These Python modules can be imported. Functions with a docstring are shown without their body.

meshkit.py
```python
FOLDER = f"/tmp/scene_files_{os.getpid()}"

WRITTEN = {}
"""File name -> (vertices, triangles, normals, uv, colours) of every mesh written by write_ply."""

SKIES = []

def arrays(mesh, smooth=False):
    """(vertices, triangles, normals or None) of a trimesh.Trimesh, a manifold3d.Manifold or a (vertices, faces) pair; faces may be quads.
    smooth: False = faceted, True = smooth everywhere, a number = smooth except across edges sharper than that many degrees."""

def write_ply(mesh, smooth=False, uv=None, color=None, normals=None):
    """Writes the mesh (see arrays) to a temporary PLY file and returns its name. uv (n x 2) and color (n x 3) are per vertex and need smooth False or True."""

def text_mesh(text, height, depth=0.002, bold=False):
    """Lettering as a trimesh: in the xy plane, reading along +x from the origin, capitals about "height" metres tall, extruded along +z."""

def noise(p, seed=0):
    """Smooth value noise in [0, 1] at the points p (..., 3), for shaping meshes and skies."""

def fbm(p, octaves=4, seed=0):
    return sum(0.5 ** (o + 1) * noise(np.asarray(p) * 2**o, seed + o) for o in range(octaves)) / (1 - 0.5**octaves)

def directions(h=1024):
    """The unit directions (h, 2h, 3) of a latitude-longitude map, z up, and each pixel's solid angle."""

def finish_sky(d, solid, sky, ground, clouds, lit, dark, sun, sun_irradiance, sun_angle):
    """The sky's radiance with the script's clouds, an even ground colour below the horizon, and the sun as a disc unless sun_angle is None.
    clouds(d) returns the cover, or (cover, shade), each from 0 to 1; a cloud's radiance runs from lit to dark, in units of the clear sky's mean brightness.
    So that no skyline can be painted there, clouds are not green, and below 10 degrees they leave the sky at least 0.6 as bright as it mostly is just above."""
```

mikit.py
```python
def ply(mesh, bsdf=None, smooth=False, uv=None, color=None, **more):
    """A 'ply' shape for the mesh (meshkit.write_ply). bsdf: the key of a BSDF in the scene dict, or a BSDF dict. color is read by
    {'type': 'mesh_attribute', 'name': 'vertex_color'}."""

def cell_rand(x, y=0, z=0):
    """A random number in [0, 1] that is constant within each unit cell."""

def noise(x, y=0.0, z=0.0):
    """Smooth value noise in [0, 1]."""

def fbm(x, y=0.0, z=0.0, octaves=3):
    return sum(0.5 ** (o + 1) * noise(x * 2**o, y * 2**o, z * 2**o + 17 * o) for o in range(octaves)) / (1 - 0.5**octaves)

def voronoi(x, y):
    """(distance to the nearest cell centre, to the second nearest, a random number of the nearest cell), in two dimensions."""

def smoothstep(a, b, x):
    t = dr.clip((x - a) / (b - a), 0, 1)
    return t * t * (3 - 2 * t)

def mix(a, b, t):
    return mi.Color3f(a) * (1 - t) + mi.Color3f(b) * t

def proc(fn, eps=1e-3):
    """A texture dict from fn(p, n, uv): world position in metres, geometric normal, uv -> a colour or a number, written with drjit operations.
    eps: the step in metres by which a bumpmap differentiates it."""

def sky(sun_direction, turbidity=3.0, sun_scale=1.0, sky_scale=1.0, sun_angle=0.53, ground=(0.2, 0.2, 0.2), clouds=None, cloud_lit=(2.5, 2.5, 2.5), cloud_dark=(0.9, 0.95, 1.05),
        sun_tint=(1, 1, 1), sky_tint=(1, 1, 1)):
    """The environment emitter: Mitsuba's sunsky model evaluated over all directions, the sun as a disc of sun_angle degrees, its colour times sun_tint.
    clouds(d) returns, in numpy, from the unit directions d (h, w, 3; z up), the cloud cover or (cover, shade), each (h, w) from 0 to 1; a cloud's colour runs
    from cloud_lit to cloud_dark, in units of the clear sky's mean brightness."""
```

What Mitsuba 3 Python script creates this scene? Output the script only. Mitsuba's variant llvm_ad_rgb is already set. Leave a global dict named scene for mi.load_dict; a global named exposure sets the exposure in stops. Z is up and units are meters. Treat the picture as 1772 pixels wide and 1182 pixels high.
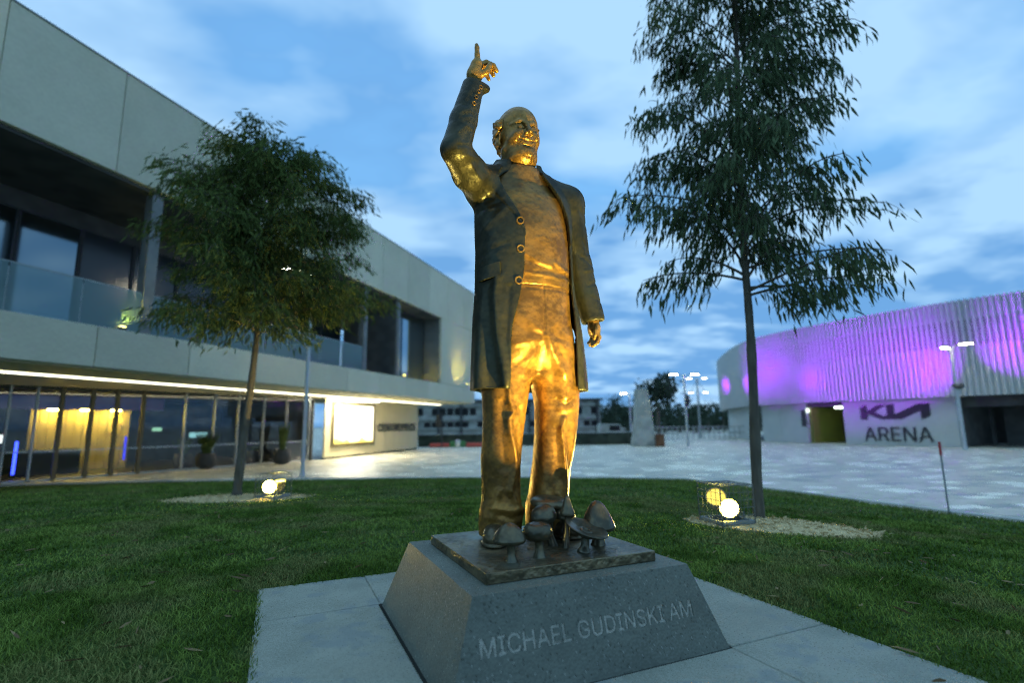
import math, random
import numpy as np, trimesh, manifold3d as m3
import shapely.geometry as sg
from scipy.interpolate import PchipInterpolator, CubicSpline
import drjit as dr
import mitsuba as mi
import mikit, meshkit
from mikit import proc, noise, fbm, voronoi, cell_rand, smoothstep, mix

T = mi.ScalarTransform4f
scene, labels = {}, {}
PI = math.pi
R = np.random.default_rng(7)

# ------------------------------------------------------------------ camera
PITCH, ROLL, FOV = 0.1589, 0.0123, 89.17
EYE = np.array([0.0, 0.0, 1.0])
_cp, _sp, _cr, _sr = math.cos(PITCH), math.sin(PITCH), math.cos(ROLL), math.sin(ROLL)
_up = _sr * np.array([1, 0, 0]) + _cr * np.array([0, -_sp, _cp])
scene['camera'] = {
    'type': 'thinlens', 'fov': FOV, 'fov_axis': 'x', 'near_clip': 0.05, 'far_clip': 3000.0,
    'aperture_radius': 0.010, 'focus_distance': 3.0,
    'to_world': T().look_at(origin=EYE.tolist(), target=(EYE + [0, _cp, _sp]).tolist(), up=_up.tolist())}
exposure = 4.58

# ------------------------------------------------------------------ sky: blue dusk under broken cloud
def cloud_map(d):
    z = np.clip(d[..., 2], 0, 1)
    p = np.stack([d[..., 0] / (z + 0.13), d[..., 1] / (z + 0.13), z * 0 + 0.5], -1)
    q = p * np.array([1.25, 1.9, 1.0]) + [3.1, 1.7, 0]
    big = meshkit.fbm(q * 0.8, 4, 3)
    fine = meshkit.fbm(q * 2.6 + 1.3 * big[..., None], 6, 9)
    wisp = meshkit.fbm(p * np.array([1.6, 0.7, 1.0]) + 8, 5, 21)
    f = 0.55 * big + 0.45 * fine
    cover = 0.86 + 0.14 * np.clip((f - 0.36) * 4.5, 0, 1)
    low = np.clip(1 - z / 0.42, 0, 1)
    shade = np.clip(0.42 + 0.27 * low + (0.5 - fine) * 3.4 * (0.8 + 0.5 * low) + (0.5 - big) * 1.4 + (0.5 - wisp) * 2.6, 0, 1)
    return np.clip(cover + 0.45 * low, 0, 1), shade

scene['sky'] = mikit.sky([0.35, -0.90, 0.06], turbidity=3.0, sun_scale=0.002, sky_scale=1.0, sun_angle=8.0,
                         ground=(0.22, 0.25, 0.24), clouds=cloud_map, cloud_lit=(0.45, 0.74, 1.05), cloud_dark=(0.165, 0.41, 0.79),
                         sky_tint=(0.75, 1.50, 2.3))

# ------------------------------------------------------------------ helpers
def numbered(name):
    if name not in scene and name not in labels and not any(k.startswith(name + '__') for k in _tops.get(name, ())):
        return name
    k = 1
    while f'{name}_{k:03d}' in labels or f'{name}_{k:03d}' in scene:
        k += 1
    return f'{name}_{k:03d}'
_tops = {}
_count = {}
def nkey(name):
    c = _count.get(name, 0); _count[name] = c + 1
    return name if c == 0 else f'{name}_{c:03d}'
def thing(name, label, cat=None, group=None, kind=None):
    k = nkey(name)
    labels[k] = {'label': label}
    if cat: labels[k]['category'] = cat
    if group: labels[k]['group'] = group
    if kind: labels[k]['kind'] = kind
    return k
def put(parent, name, mesh, bsdf, smooth=False, label=None, kind=None, shape=None, **kw):
    k = nkey(parent + '__' + name)
    if shape is not None:
        scene[k] = shape
    else:
        scene[k] = mikit.ply(mesh, bsdf, smooth=smooth, **kw)
    if label or kind:
        labels[k] = {}
        if label: labels[k]['label'] = label
        if kind: labels[k]['kind'] = kind
    return k
def solo(name, label, mesh, bsdf, cat=None, smooth=False, group=None, kind=None, **kw):
    k = thing(name, label, cat, group, kind)
    scene[k] = mikit.ply(mesh, bsdf, smooth=smooth, **kw)
    return k
def cat(ms):
    return trimesh.util.concatenate([m if isinstance(m, trimesh.Trimesh) else trimesh.Trimesh(*m, process=False) for m in ms])
def man2tm(m):
    q = m.to_mesh(); return trimesh.Trimesh(q.vert_properties[:, :3], q.tri_verts, process=False)
def box(x0, x1, y0, y1, z0, z1, bev=0.0):
    """A box, its upright and level edges chamfered by bev."""
    if bev <= 0:
        m = trimesh.creation.box((x1 - x0, y1 - y0, z1 - z0)); m.apply_translation(((x0 + x1) / 2, (y0 + y1) / 2, (z0 + z1) / 2)); return m
    b = min(bev, (x1 - x0) / 2.2, (y1 - y0) / 2.2, (z1 - z0) / 2.2)
    pts = []
    for sx in (0, 1):
        for sy in (0, 1):
            for sz in (0, 1):
                x, y, z = (x0, x1)[sx], (y0, y1)[sy], (z0, z1)[sz]
                ix, iy, iz = (1 - 2 * sx) * b, (1 - 2 * sy) * b, (1 - 2 * sz) * b
                pts += [(x, y + iy, z + iz), (x + ix, y, z + iz), (x + ix, y + iy, z)]
    return trimesh.convex.convex_hull(np.array(pts))
def tube(path, r, n=8, cap=True):
    """A tapering tube along a polyline."""
    P = np.asarray(path, float); m = len(P); r = np.broadcast_to(r, m)
    t = np.gradient(P, axis=0); t /= np.linalg.norm(t, axis=1, keepdims=True) + 1e-12
    a = np.array([0, 0, 1.0]) if abs(t[0, 2]) < 0.9 else np.array([1.0, 0, 0])
    u = np.cross(t[0], a); u /= np.linalg.norm(u)
    ang = np.arange(n) * 2 * PI / n; vs = []
    for i in range(m):
        u = u - t[i] * (u @ t[i]); u /= np.linalg.norm(u) + 1e-12; w = np.cross(t[i], u)
        vs.append(P[i] + r[i] * (np.cos(ang)[:, None] * u + np.sin(ang)[:, None] * w))
    v = np.vstack(vs); f = []
    i0 = np.arange(n); i1 = (i0 + 1) % n
    for i in range(m - 1):
        A, B = i * n, (i + 1) * n
        f += [np.stack([A + i0, A + i1, B + i1], 1), np.stack([A + i0, B + i1, B + i0], 1)]
    if cap:
        v = np.vstack([v, P[0], P[-1]]); c0, c1 = len(v) - 2, len(v) - 1
        f += [np.stack([i1, i0, i0 * 0 + c0], 1), np.stack([(m - 1) * n + i0, (m - 1) * n + i1, i0 * 0 + c1], 1)]
    return trimesh.Trimesh(v, np.vstack(f), process=False)
def lathe(prof, n=24):
    return trimesh.creation.revolve(np.asarray(prof, float), sections=n)
def frame(m, o, x, y, z=(0, 0, 1)):
    """Moves a mesh from its own axes to origin o with axes x, y, z."""
    m = m.copy(); v = np.asarray(m.vertices)
    m = trimesh.Trimesh(np.asarray(o) + v[:, :1] * np.asarray(x, float) + v[:, 1:2] * np.asarray(y, float) + v[:, 2:] * np.asarray(z, float), m.faces, process=False)
    if np.dot(np.cross(x, y), z) < 0: m.faces = m.faces[:, ::-1]
    return m
def along(z):
    z = np.asarray(z, float); z = z / np.linalg.norm(z)
    x = np.cross([0, 0, 1.0] if abs(z[2]) < 0.95 else [1.0, 0, 0], z); x /= np.linalg.norm(x)
    return x, np.cross(z, x), z
def twin(b):
    return {'type': 'twosided', 'bsdf': b}
def principled(col, rough=0.6, metallic=0.0, spec=0.5, **kw):
    c = {'type': 'rgb', 'value': list(col)} if not isinstance(col, dict) else col
    rr = rough if isinstance(rough, dict) else float(rough)
    return {'type': 'principled', 'base_color': c, 'roughness': rr, 'metallic': metallic, 'specular': spec, **kw}
def bump(b, fn, eps=2e-3, scale=1.0):
    return {'type': 'bumpmap', 'arbitrary': proc(fn, eps), 'scale': scale, 'bsdf': b}
def mottled(c0, c1, f, oct=4):
    return proc(lambda p, n, uv: mix(c0, c1, smoothstep(0.3, 0.7, fbm(p.x * f, p.y * f, p.z * f, oct))))
def lamp(rgb, k=1.0, weight=0.12):
    return {'type': 'area', 'sampling_weight': float(weight), 'radiance': {'type': 'rgb', 'value': [float(c * k) for c in rgb]}}
def spot(pos, target, rgb, k, cutoff, beam, weight=1.0):
    return {'type': 'spot', 'to_world': T().look_at(origin=list(map(float, pos)), target=list(map(float, target)), up=[0.01, 0.02, 1]),
            'intensity': {'type': 'rgb', 'value': [float(c * k) for c in rgb]}, 'cutoff_angle': float(cutoff), 'beam_width': float(beam), 'sampling_weight': float(weight)}
# ------------------------------------------------------------------ materials of the setting
GRASS0, GRASS1 = (0.018, 0.050, 0.012), (0.040, 0.085, 0.020)
scene['m_soil'] = twin(bump(principled(proc(lambda p, n, uv: mix((0.022, 0.045, 0.010), (0.055, 0.090, 0.022), smoothstep(0.25, 0.75, 0.6 * fbm(p.x * 2.2, p.y * 2.2, 0.0, 4) + 0.4 * noise(p.x * 40, p.y * 40, 0.0)))), 0.95, spec=0.1),
                              lambda p, n, uv: 0.012 * fbm(p.x * 30, p.y * 30, 0.0, 3)))
scene['m_grass'] = twin({'type': 'diffuse', 'reflectance': proc(lambda p, n, uv: mix(mix((0.052, 0.104, 0.014), (0.215, 0.300, 0.062), 0.35 * cell_rand(p.x * 45, p.y * 45, 1.0) + 0.65 * smoothstep(0.34, 0.66, fbm(p.x * 3.1, p.y * 3.1, 7.0, 4))), (0.23, 0.225, 0.085), 0.7 * smoothstep(0.50, 0.70, fbm(p.x * 1.9, p.y * 1.9, 2.0, 4))))})
scene['m_mulch'] = twin(bump(principled(proc(lambda p, n, uv: mix((0.40, 0.31, 0.15), (0.66, 0.54, 0.30), fbm(p.x * 38, p.y * 38, p.z * 10, 3))), 0.95, spec=0.1), lambda p, n, uv: 0.02 * fbm(p.x * 45, p.y * 45, 0.0, 3)))
def _stone(p, c0, c1, f=140.0):
    g = 0.5 * noise(p.x * f, p.y * f, p.z * f) + 0.5 * fbm(p.x * 6, p.y * 6, p.z * 6, 4)
    return mix(c0, c1, smoothstep(0.25, 0.75, g))
def _pits(p, f, t):
    a, b, w = voronoi(p.x * f + p.z * 0.7 * f, p.y * f - p.z * 0.6 * f)
    return smoothstep(t, t * 0.5, a) * dr.select(w > 0.72, 1.0, 0.0)
scene['m_bluestone'] = twin(bump(principled(proc(lambda p, n, uv: mix(mix(_stone(p, (0.092, 0.106, 0.084), (0.134, 0.152, 0.120)), (0.36, 0.37, 0.33), 0.35 * _pits(p + 3.3, 48.0, 0.18)), (0.022, 0.025, 0.023), 0.5 * _pits(p, 70.0, 0.20))), 0.62, spec=0.4),
                                 lambda p, n, uv: 0.0016 * noise(p.x * 160, p.y * 160, p.z * 160) - 0.003 * _pits(p, 70.0, 0.26)))
scene['m_engraved'] = twin(bump(principled(proc(lambda p, n, uv: _stone(p, (0.22, 0.23, 0.19), (0.44, 0.44, 0.37), 190.0)), 0.85, spec=0.2), lambda p, n, uv: 0.004 * noise(p.x * 180, p.y * 180, p.z * 180)))
def _pave(p):
    c = _stone(p, (0.21, 0.228, 0.180), (0.305, 0.322, 0.258), 220.0)
    c = mix(c, (0.17, 0.21, 0.215), 0.5 * smoothstep(0.58, 0.72, fbm(p.x * 7.5, p.y * 7.5, 5.0, 4)))
    return mix(c, (0.05, 0.055, 0.05), _pits(p, 60.0, 0.14))
scene['m_paver'] = twin(bump(principled(proc(lambda p, n, uv: _pave(p)), 0.7, spec=0.35), lambda p, n, uv: 0.0022 * noise(p.x * 170, p.y * 170, p.z * 170)))
scene['m_grout'] = twin(principled((0.42, 0.44, 0.40), 0.9, spec=0.1))
scene['m_gap'] = twin(principled((0.025, 0.028, 0.024), 0.9, spec=0.1))
TW, TD = 0.80, 0.40                       # plaza tile
TA = 0.10
_tc, _ts = math.cos(TA), math.sin(TA)
def _tile(p):
    x, y = _tc * p.x + _ts * p.y, -_ts * p.x + _tc * p.y
    row = dr.floor(y / TD + 0.001)
    k = cell_rand(x / TW + 0.5 * cell_rand(row, 3.0, 1.0) + 0.0, y / TD, 2.0)
    c = mix((0.40, 0.375, 0.285), (0.52, 0.485, 0.37), k)
    c = mix(c, (0.78, 0.74, 0.58), dr.select(k > 0.82, 1.0, 0.0))
    c = mix(c, (0.30, 0.305, 0.26), dr.select(k < 0.16, 1.0, 0.0))
    return mix(c, mi.Color3f(c) * 0.8, smoothstep(0.5, 0.75, fbm(p.x * 5, p.y * 5, 1.0, 3)))
scene['m_tile'] = twin(principled(proc(lambda p, n, uv: _tile(p)), 0.45, spec=0.5))
def _tile_far(p):
    x, y = _tc * p.x + _ts * p.y, -_ts * p.x + _tc * p.y
    row = dr.floor(y / TD + 0.001)
    u = x / TW + 0.5 * cell_rand(row, 3.0, 1.0)
    fx, fy = u - dr.floor(u), y / TD - dr.floor(y / TD)
    j = dr.select((fx < 0.012) | (fy < 0.018), 1.0, 0.0)
    return mix(_tile(p), (0.20, 0.22, 0.22), j)
scene['m_tile_far'] = twin(principled(proc(lambda p, n, uv: _tile_far(p)), 0.45, spec=0.5))

# ------------------------------------------------------------------ lawn mound, plaza
CX, CY, YAW = 0.1033, 2.8301, 0.4212
U = np.array([math.cos(YAW), math.sin(YAW), 0]); N = np.array([math.sin(YAW), -math.cos(YAW), 0])
C3 = np.array([CX, CY, 0.0]); ZP = -0.80
def L2W(v):
    v = np.asarray(v, float); return C3 + v[..., :1] * U + v[..., 1:2] * N + v[..., 2:] * np.array([0, 0, 1.0])
def local_mesh(m):
    """(a along the plinth's front, b out of it, z) to the world."""
    return trimesh.Trimesh(L2W(np.asarray(m.vertices)), np.asarray(m.faces)[:, ::-1], process=False)
EDGE = np.array([(-17.2, 17.7), (-13.8, 18.3), (-9.9, 18.6), (-5.5, 18.4), (-1.4, 18.3), (2.6, 17.8), (5.4, 17.1), (6.6, 14.7), (7.8, 11.9), (8.4, 10.46), (8.9, 9.5), (9.6, 7.4), (10.0, 4.0), (9.0, -2.0), (5.0, -7.0), (-3.0, -9.0), (-12.0, -7.0), (-18.0, 0.0), (-19.5, 9.0), (-19.0, 15.5)])
_ea = np.arctan2(EDGE[:, 1] - CY, EDGE[:, 0] - CX); _er = np.hypot(EDGE[:, 1] - CY, EDGE[:, 0] - CX)
_o = np.argsort(_ea); _ea, _er = _ea[_o], _er[_o]
def edge_r(a):
    return np.interp(a, np.concatenate([_ea - 2 * PI, _ea, _ea + 2 * PI]), np.tile(_er, 3))
def lawn_z(x, y):
    dx, dy = np.asarray(x) - CX, np.asarray(y) - CY
    r, a = np.hypot(dx, dy), np.arctan2(dy, dx)
    t = np.clip((r - 1.9) / (edge_r(a) - 1.9), 0, 1)
    return ZP * t ** 1.25 - 0.006 + 0.02 * (meshkit.noise(np.stack([np.asarray(x) * 0.9, np.asarray(y) * 0.9, 0 * np.asarray(x)], -1), 5) - 0.5) * np.clip(t * 6, 0, 1)
na, nr = 180, 60
aa = np.linspace(-PI, PI, na, endpoint=False); tt = np.linspace(0, 1, nr) ** 1.4
A_, T_ = np.meshgrid(aa, tt)
r_ = T_ * (edge_r(A_) + 0.05)
v = np.stack([CX + r_ * np.cos(A_), CY + r_ * np.sin(A_), 0 * r_], -1); v[..., 2] = lawn_z(v[..., 0], v[..., 1]); v[-1, :, 2] -= 0.06
idx = np.arange(nr * na).reshape(nr, na); nx = np.roll(idx, -1, 1)
f = np.concatenate([np.stack([idx[:-1], idx[1:], nx[1:]], -1).reshape(-1, 3), np.stack([idx[:-1], nx[1:], nx[:-1]], -1).reshape(-1, 3)])
solo('lawn', 'mown dark green lawn on a low mound around the statue', (v.reshape(-1, 3), f), 'm_soil', smooth=True, kind='structure')

# pale edging strip between lawn and plaza
ea_ = np.linspace(-PI, PI, 260, endpoint=False); er_ = edge_r(ea_); q0, q1 = er_ + 0.02, er_ + 0.13
ring_ = lambda r, z: np.c_[CX + r * np.cos(ea_), CY + r * np.sin(ea_), np.full(260, z)]
rv_ = np.vstack([ring_(q0, ZP - 0.05), ring_(q0, ZP + 0.035), ring_(q0 + 0.01, ZP + 0.045), ring_(q1 - 0.01, ZP + 0.045), ring_(q1, ZP + 0.035), ring_(q1, ZP - 0.05)])
ix_ = np.arange(260); jx_ = (ix_ + 1) % 260; rf_ = []
for k_ in range(5): rf_ += [np.stack([k_ * 260 + ix_, k_ * 260 + jx_, k_ * 260 + 260 + jx_], 1), np.stack([k_ * 260 + ix_, k_ * 260 + 260 + jx_, k_ * 260 + 260 + ix_], 1)]
solo('lawn_edging', 'narrow pale concrete edging strip between the lawn and the plaza', (rv_, np.vstack(rf_)), 'm_grout', kind='structure')
# plaza: a sheet to the horizon, and the nearest paving tiles as pieces
g = 900.0
pl = thing('plaza', 'pale blue grey paved plaza between the two buildings', kind='structure')
scene[pl] = mikit.ply((np.array([(-g, -g, ZP - 0.016), (g, -g, ZP - 0.016), (g, g, ZP - 0.016), (-g, g, ZP - 0.016)]), np.array([(0, 1, 2), (0, 2, 3)])), 'm_tile_far')
def tile_mesh(x0, x1, y0, y1, h):
    q = np.array([(x0, y0), (x1, y0), (x1, y1), (x0, y1)]); i = np.array([(1, 1), (-1, 1), (-1, -1), (1, -1)]) * 0.008
    rot = np.array([[_tc, _ts], [-_ts, _tc]])
    lo, mid, top = q @ rot, q @ rot, (q + i) @ rot
    v = np.vstack([np.c_[lo, [ZP - 0.03] * 4], np.c_[mid, [ZP + h - 0.004] * 4], np.c_[top, [ZP + h] * 4]])
    f = []
    for k in range(4):
        m = (k + 1) % 4
        for o in (0, 4):
            f += [(o + k, o + m, o + 4 + m), (o + k, o + 4 + m, o + 4 + k)]
    return v, np.array(f + [(8, 9, 10), (8, 10, 11)])
def crand(x, y=0, z=0):
    x, y, z = (np.uint32((np.floor(np.float32(q)) + 1000000)) for q in (x, y, z))
    with np.errstate(over='ignore'):
        h = x * np.uint32(374761393) + y * np.uint32(668265263) + z * np.uint32(2147483647)
        h = (h ^ (h >> np.uint32(13))) * np.uint32(1274126177)
    return float((h ^ (h >> np.uint32(16))) & np.uint32(0xFFFFFF)) / 16777215.0
cand = []
for row in range(16, 60):
    s = 0.5 * crand(row, 3.0, 1.0)
    for col in range(-12, 60):
        x0 = (col - s) * TW; y0 = row * TD
        cx, cy = x0 + TW / 2, y0 + TD / 2
        wx, wy = _tc * cx - _ts * cy, _ts * cx + _tc * cy
        if wy < 1 or abs(wx) > wy * 1.06 or wx < -3: continue
        a = math.atan2(wy - CY, wx - CX)
        if math.hypot(wx - CX, wy - CY) < edge_r(a) - 0.35: continue
        cand.append((wy, x0, y0))
cand.sort()
far = []
for i, (dist, x0, y0) in enumerate(cand):
    tm = tile_mesh(x0 + 0.007, x0 + TW - 0.007, y0 + 0.007, y0 + TD - 0.007, R.uniform(-0.002, 0.002))
    if i < 300: put(pl, 'paving_tile', tm, 'm_tile')
    elif dist < 24: far.append(tm)
put(pl, 'far_paving_tiles', cat(far), 'm_tile', kind='stuff')

# pavement of eight stone pavers round the plinth
pv = thing('pavement', 'square of pale bluestone pavers around the statue plinth', kind='structure')
bed = local_mesh(box(-1.295, 1.285, -1.265, 1.28, -0.09, -0.006))
scene[pv] = mikit.ply(bed, 'm_grout')
ga, gb = (-1.31, -0.662, 0.662, 1.30), (-1.275, -0.652, 0.628, 1.295)
for i in range(3):
    for j in range(3):
        if i == 1 and j == 1: continue
        j0 = 0.003; ea = 0.020 if i == 1 else 0; eb = 0
        a0, a1, b0, b1 = ga[i] + j0, ga[i + 1] - j0, gb[j] + j0, gb[j + 1] - j0
        if i == 0: a1 -= 0.010 if j == 1 else 0
        if i == 2: a0 += 0.010 if j == 1 else 0
        if j == 0: b1 -= 0.010 if i == 1 else 0
        if j == 2: b0 += 0.010 if i == 1 else 0
        put(pv, 'paver', local_mesh(box(a0, a1, b0, b1, -0.05, R.uniform(-0.0012, 0.0012), 0.004)), 'm_paver')
put(pv, 'gap_bed', local_mesh(cat([box(-0.67, 0.67, -0.66, 0.636, -0.06, -0.0030)])), 'm_gap')
# ------------------------------------------------------------------ building materials
def _conc(p, c0, c1):
    return mix(c0, c1, smoothstep(0.2, 0.8, 0.5 * fbm(p.x * 1.1, p.y * 1.1, p.z * 0.8, 4) + 0.5 * fbm(p.x * 14, p.y * 14, p.z * 14, 3)))
for i_, k_ in enumerate((0.93, 1.0, 1.06)):
    scene[f'm_panel_{i_}'] = twin(bump(principled(proc(lambda p, n, uv, k_=k_: _conc(p, (0.46 * k_, 0.45 * k_, 0.33 * k_), (0.53 * k_, 0.52 * k_, 0.385 * k_))), 0.75, spec=0.3), lambda p, n, uv: 0.004 * fbm(p.x * 25, p.y * 25, p.z * 25, 3)))
scene['m_dark'] = twin(principled((0.018, 0.020, 0.020), 0.8, spec=0.2))
scene['m_recess_shade'] = twin(principled(mottled((0.060, 0.064, 0.060), (0.090, 0.095, 0.088), 2.0), 0.75, spec=0.3))  # shade of the balcony, foyer and gate openings worked into a dark base colour
scene['m_charcoal'] = twin(principled((0.035, 0.040, 0.040), 0.6, spec=0.4))
scene['m_grey_metal'] = twin(principled(mottled((0.19, 0.22, 0.21), (0.25, 0.28, 0.27), 3.0), 0.45, 0.3))
scene['m_pale_metal'] = twin(principled((0.42, 0.46, 0.46), 0.38, 0.5))
scene['m_bronze_frame'] = twin(principled((0.14, 0.115, 0.055), 0.45, 0.4))
scene['m_timber'] = twin(principled(proc(lambda p, n, uv: mix((0.40, 0.31, 0.08), (0.58, 0.46, 0.14), fbm(p.x * 14, p.y * 14, p.z * 0.9, 3))), 0.6))
scene['m_cream'] = twin(principled(proc(lambda p, n, uv: mix((0.50, 0.44, 0.27), (0.60, 0.53, 0.33), fbm(p.x * 3, p.y * 3, p.z * 1.2, 4))), 0.65))
scene['m_violet_wall'] = twin(principled((0.20, 0.12, 0.30), 0.7))
scene['m_floor_in'] = twin(principled((0.03, 0.034, 0.03), 0.4, spec=0.5))
scene['m_letter'] = twin(principled((0.020, 0.022, 0.024), 0.5, spec=0.4))
scene['m_glass'] = {'type': 'thindielectric', 'int_ior': 1.32}
scene['m_dark_glass'] = twin(principled((0.012, 0.018, 0.020), 0.22, spec=0.5))
scene['m_column'] = twin(principled(mottled((0.105, 0.12, 0.115), (0.14, 0.155, 0.145), 3.0), 0.5, 0.2))
scene['m_glass_blue'] = twin(principled((0.20, 0.25, 0.27), 0.07, 1.0))
scene['m_glass_mirror'] = twin(principled((0.42, 0.48, 0.50), 0.06, 1.0))
scene['m_glass_rail'] = {'type': 'blendbsdf', 'weight': 0.30, 'a': {'type': 'thindielectric', 'int_ior': 1.6}, 'b': twin(principled((0.16, 0.30, 0.30), 0.25, spec=0.6))}

# ------------------------------------------------------------------ event centre on the left; its facade axes: t back towards the camera, o out of the wall
FQ = np.array([-2.968, 39.885, 0.0]); FD = np.array([0.295, 0.9555, 0]); FN = np.array([0.9555, -0.295, 0])
def F(m): return frame(m, FQ, -FD, FN)
def fb(t0, t1, o0, o1, z0, z1, b=0.0): return F(box(t0, t1, o0, o1, z0, z1, b))
eb = thing('event_centre', 'long grey panelled two storey building with a recessed balcony and a lit glass ground floor', 'building')
joints = [0.0, 2.17, 4.98, 7.79, 10.60, 13.41, 16.22, 19.03, 21.84, 24.65, 27.46, 30.27, 33.08, 35.89, 38.70, 41.51, 44.32]
for i in range(len(joints) - 1):
    t0, t1 = joints[i] + 0.011, joints[i + 1] - 0.011
    mk = f'm_panel_{(i * 7) % 3}'
    put(eb, 'upper_panel', fb(t0, t1, -0.16, 0.0 + 0.002 * (i % 2), 8.17, 11.22, 0.008), mk)
    put(eb, 'lower_panel', fb(t0, t1, -0.16, 0.0 + 0.002 * ((i + 1) % 2), 2.65, 3.745, 0.008), mk)
for t0, t1 in ((0.011, 2.16), (2.18, 5.92)):
    put(eb, 'wall_panel', fb(t0, t1, -0.16, 0.001, 3.768, 8.15, 0.008), 'm_panel_1')
core = [fb(0.0, 44.3, -9.0, -0.162, 8.20, 11.15), fb(0.0, 44.3, -9.0, -0.162, 2.70, 3.70), fb(0.0, 5.9, -3.5, -0.162, 3.70, 8.2)]
put(eb, 'structure', cat(core), 'm_charcoal')
put(eb, 'roof_capping', fb(-0.02, 44.3, -0.30, 0.03, 11.222, 11.27, 0.01), 'm_grey_metal')
put(eb, 'end_wall', fb(-0.16, -0.002, -9.0, 0.0, 2.65, 11.22, 0.01), 'm_panel_0')
put(eb, 'balcony_ceiling', fb(5.93, 44.3, -3.9, -0.165, 8.08, 8.165), 'm_recess_shade')
put(eb, 'balcony_back_wall', cat([fb(11.7, 44.3, -3.75, -3.62, 7.50, 8.08), fb(11.7, 44.3, -8.6, -8.5, 3.7, 8.08)]), 'm_recess_shade')
put(eb, 'room_ceiling', fb(11.7, 44.3, -8.5, -3.75, 7.6, 7.7), 'm_recess_shade')
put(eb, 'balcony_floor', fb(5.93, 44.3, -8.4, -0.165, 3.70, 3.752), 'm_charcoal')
put(eb, 'side_wall', fb(11.42, 11.62, -3.6, -0.17, 3.76, 8.08), 'm_recess_shade')
put(eb, 'jamb', fb(5.925, 5.99, -1.26, -0.165, 3.76, 8.08), 'm_column')
for t in (26.03, 14.60, 37.4):
    put(eb, 'column', fb(t - 0.17, t + 0.17, -0.48, -0.17, 3.755, 8.08, 0.012), 'm_column')
put(eb, 'column', fb(11.10, 11.41, -0.48, -0.17, 3.755, 8.08, 0.012), 'm_column')
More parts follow.
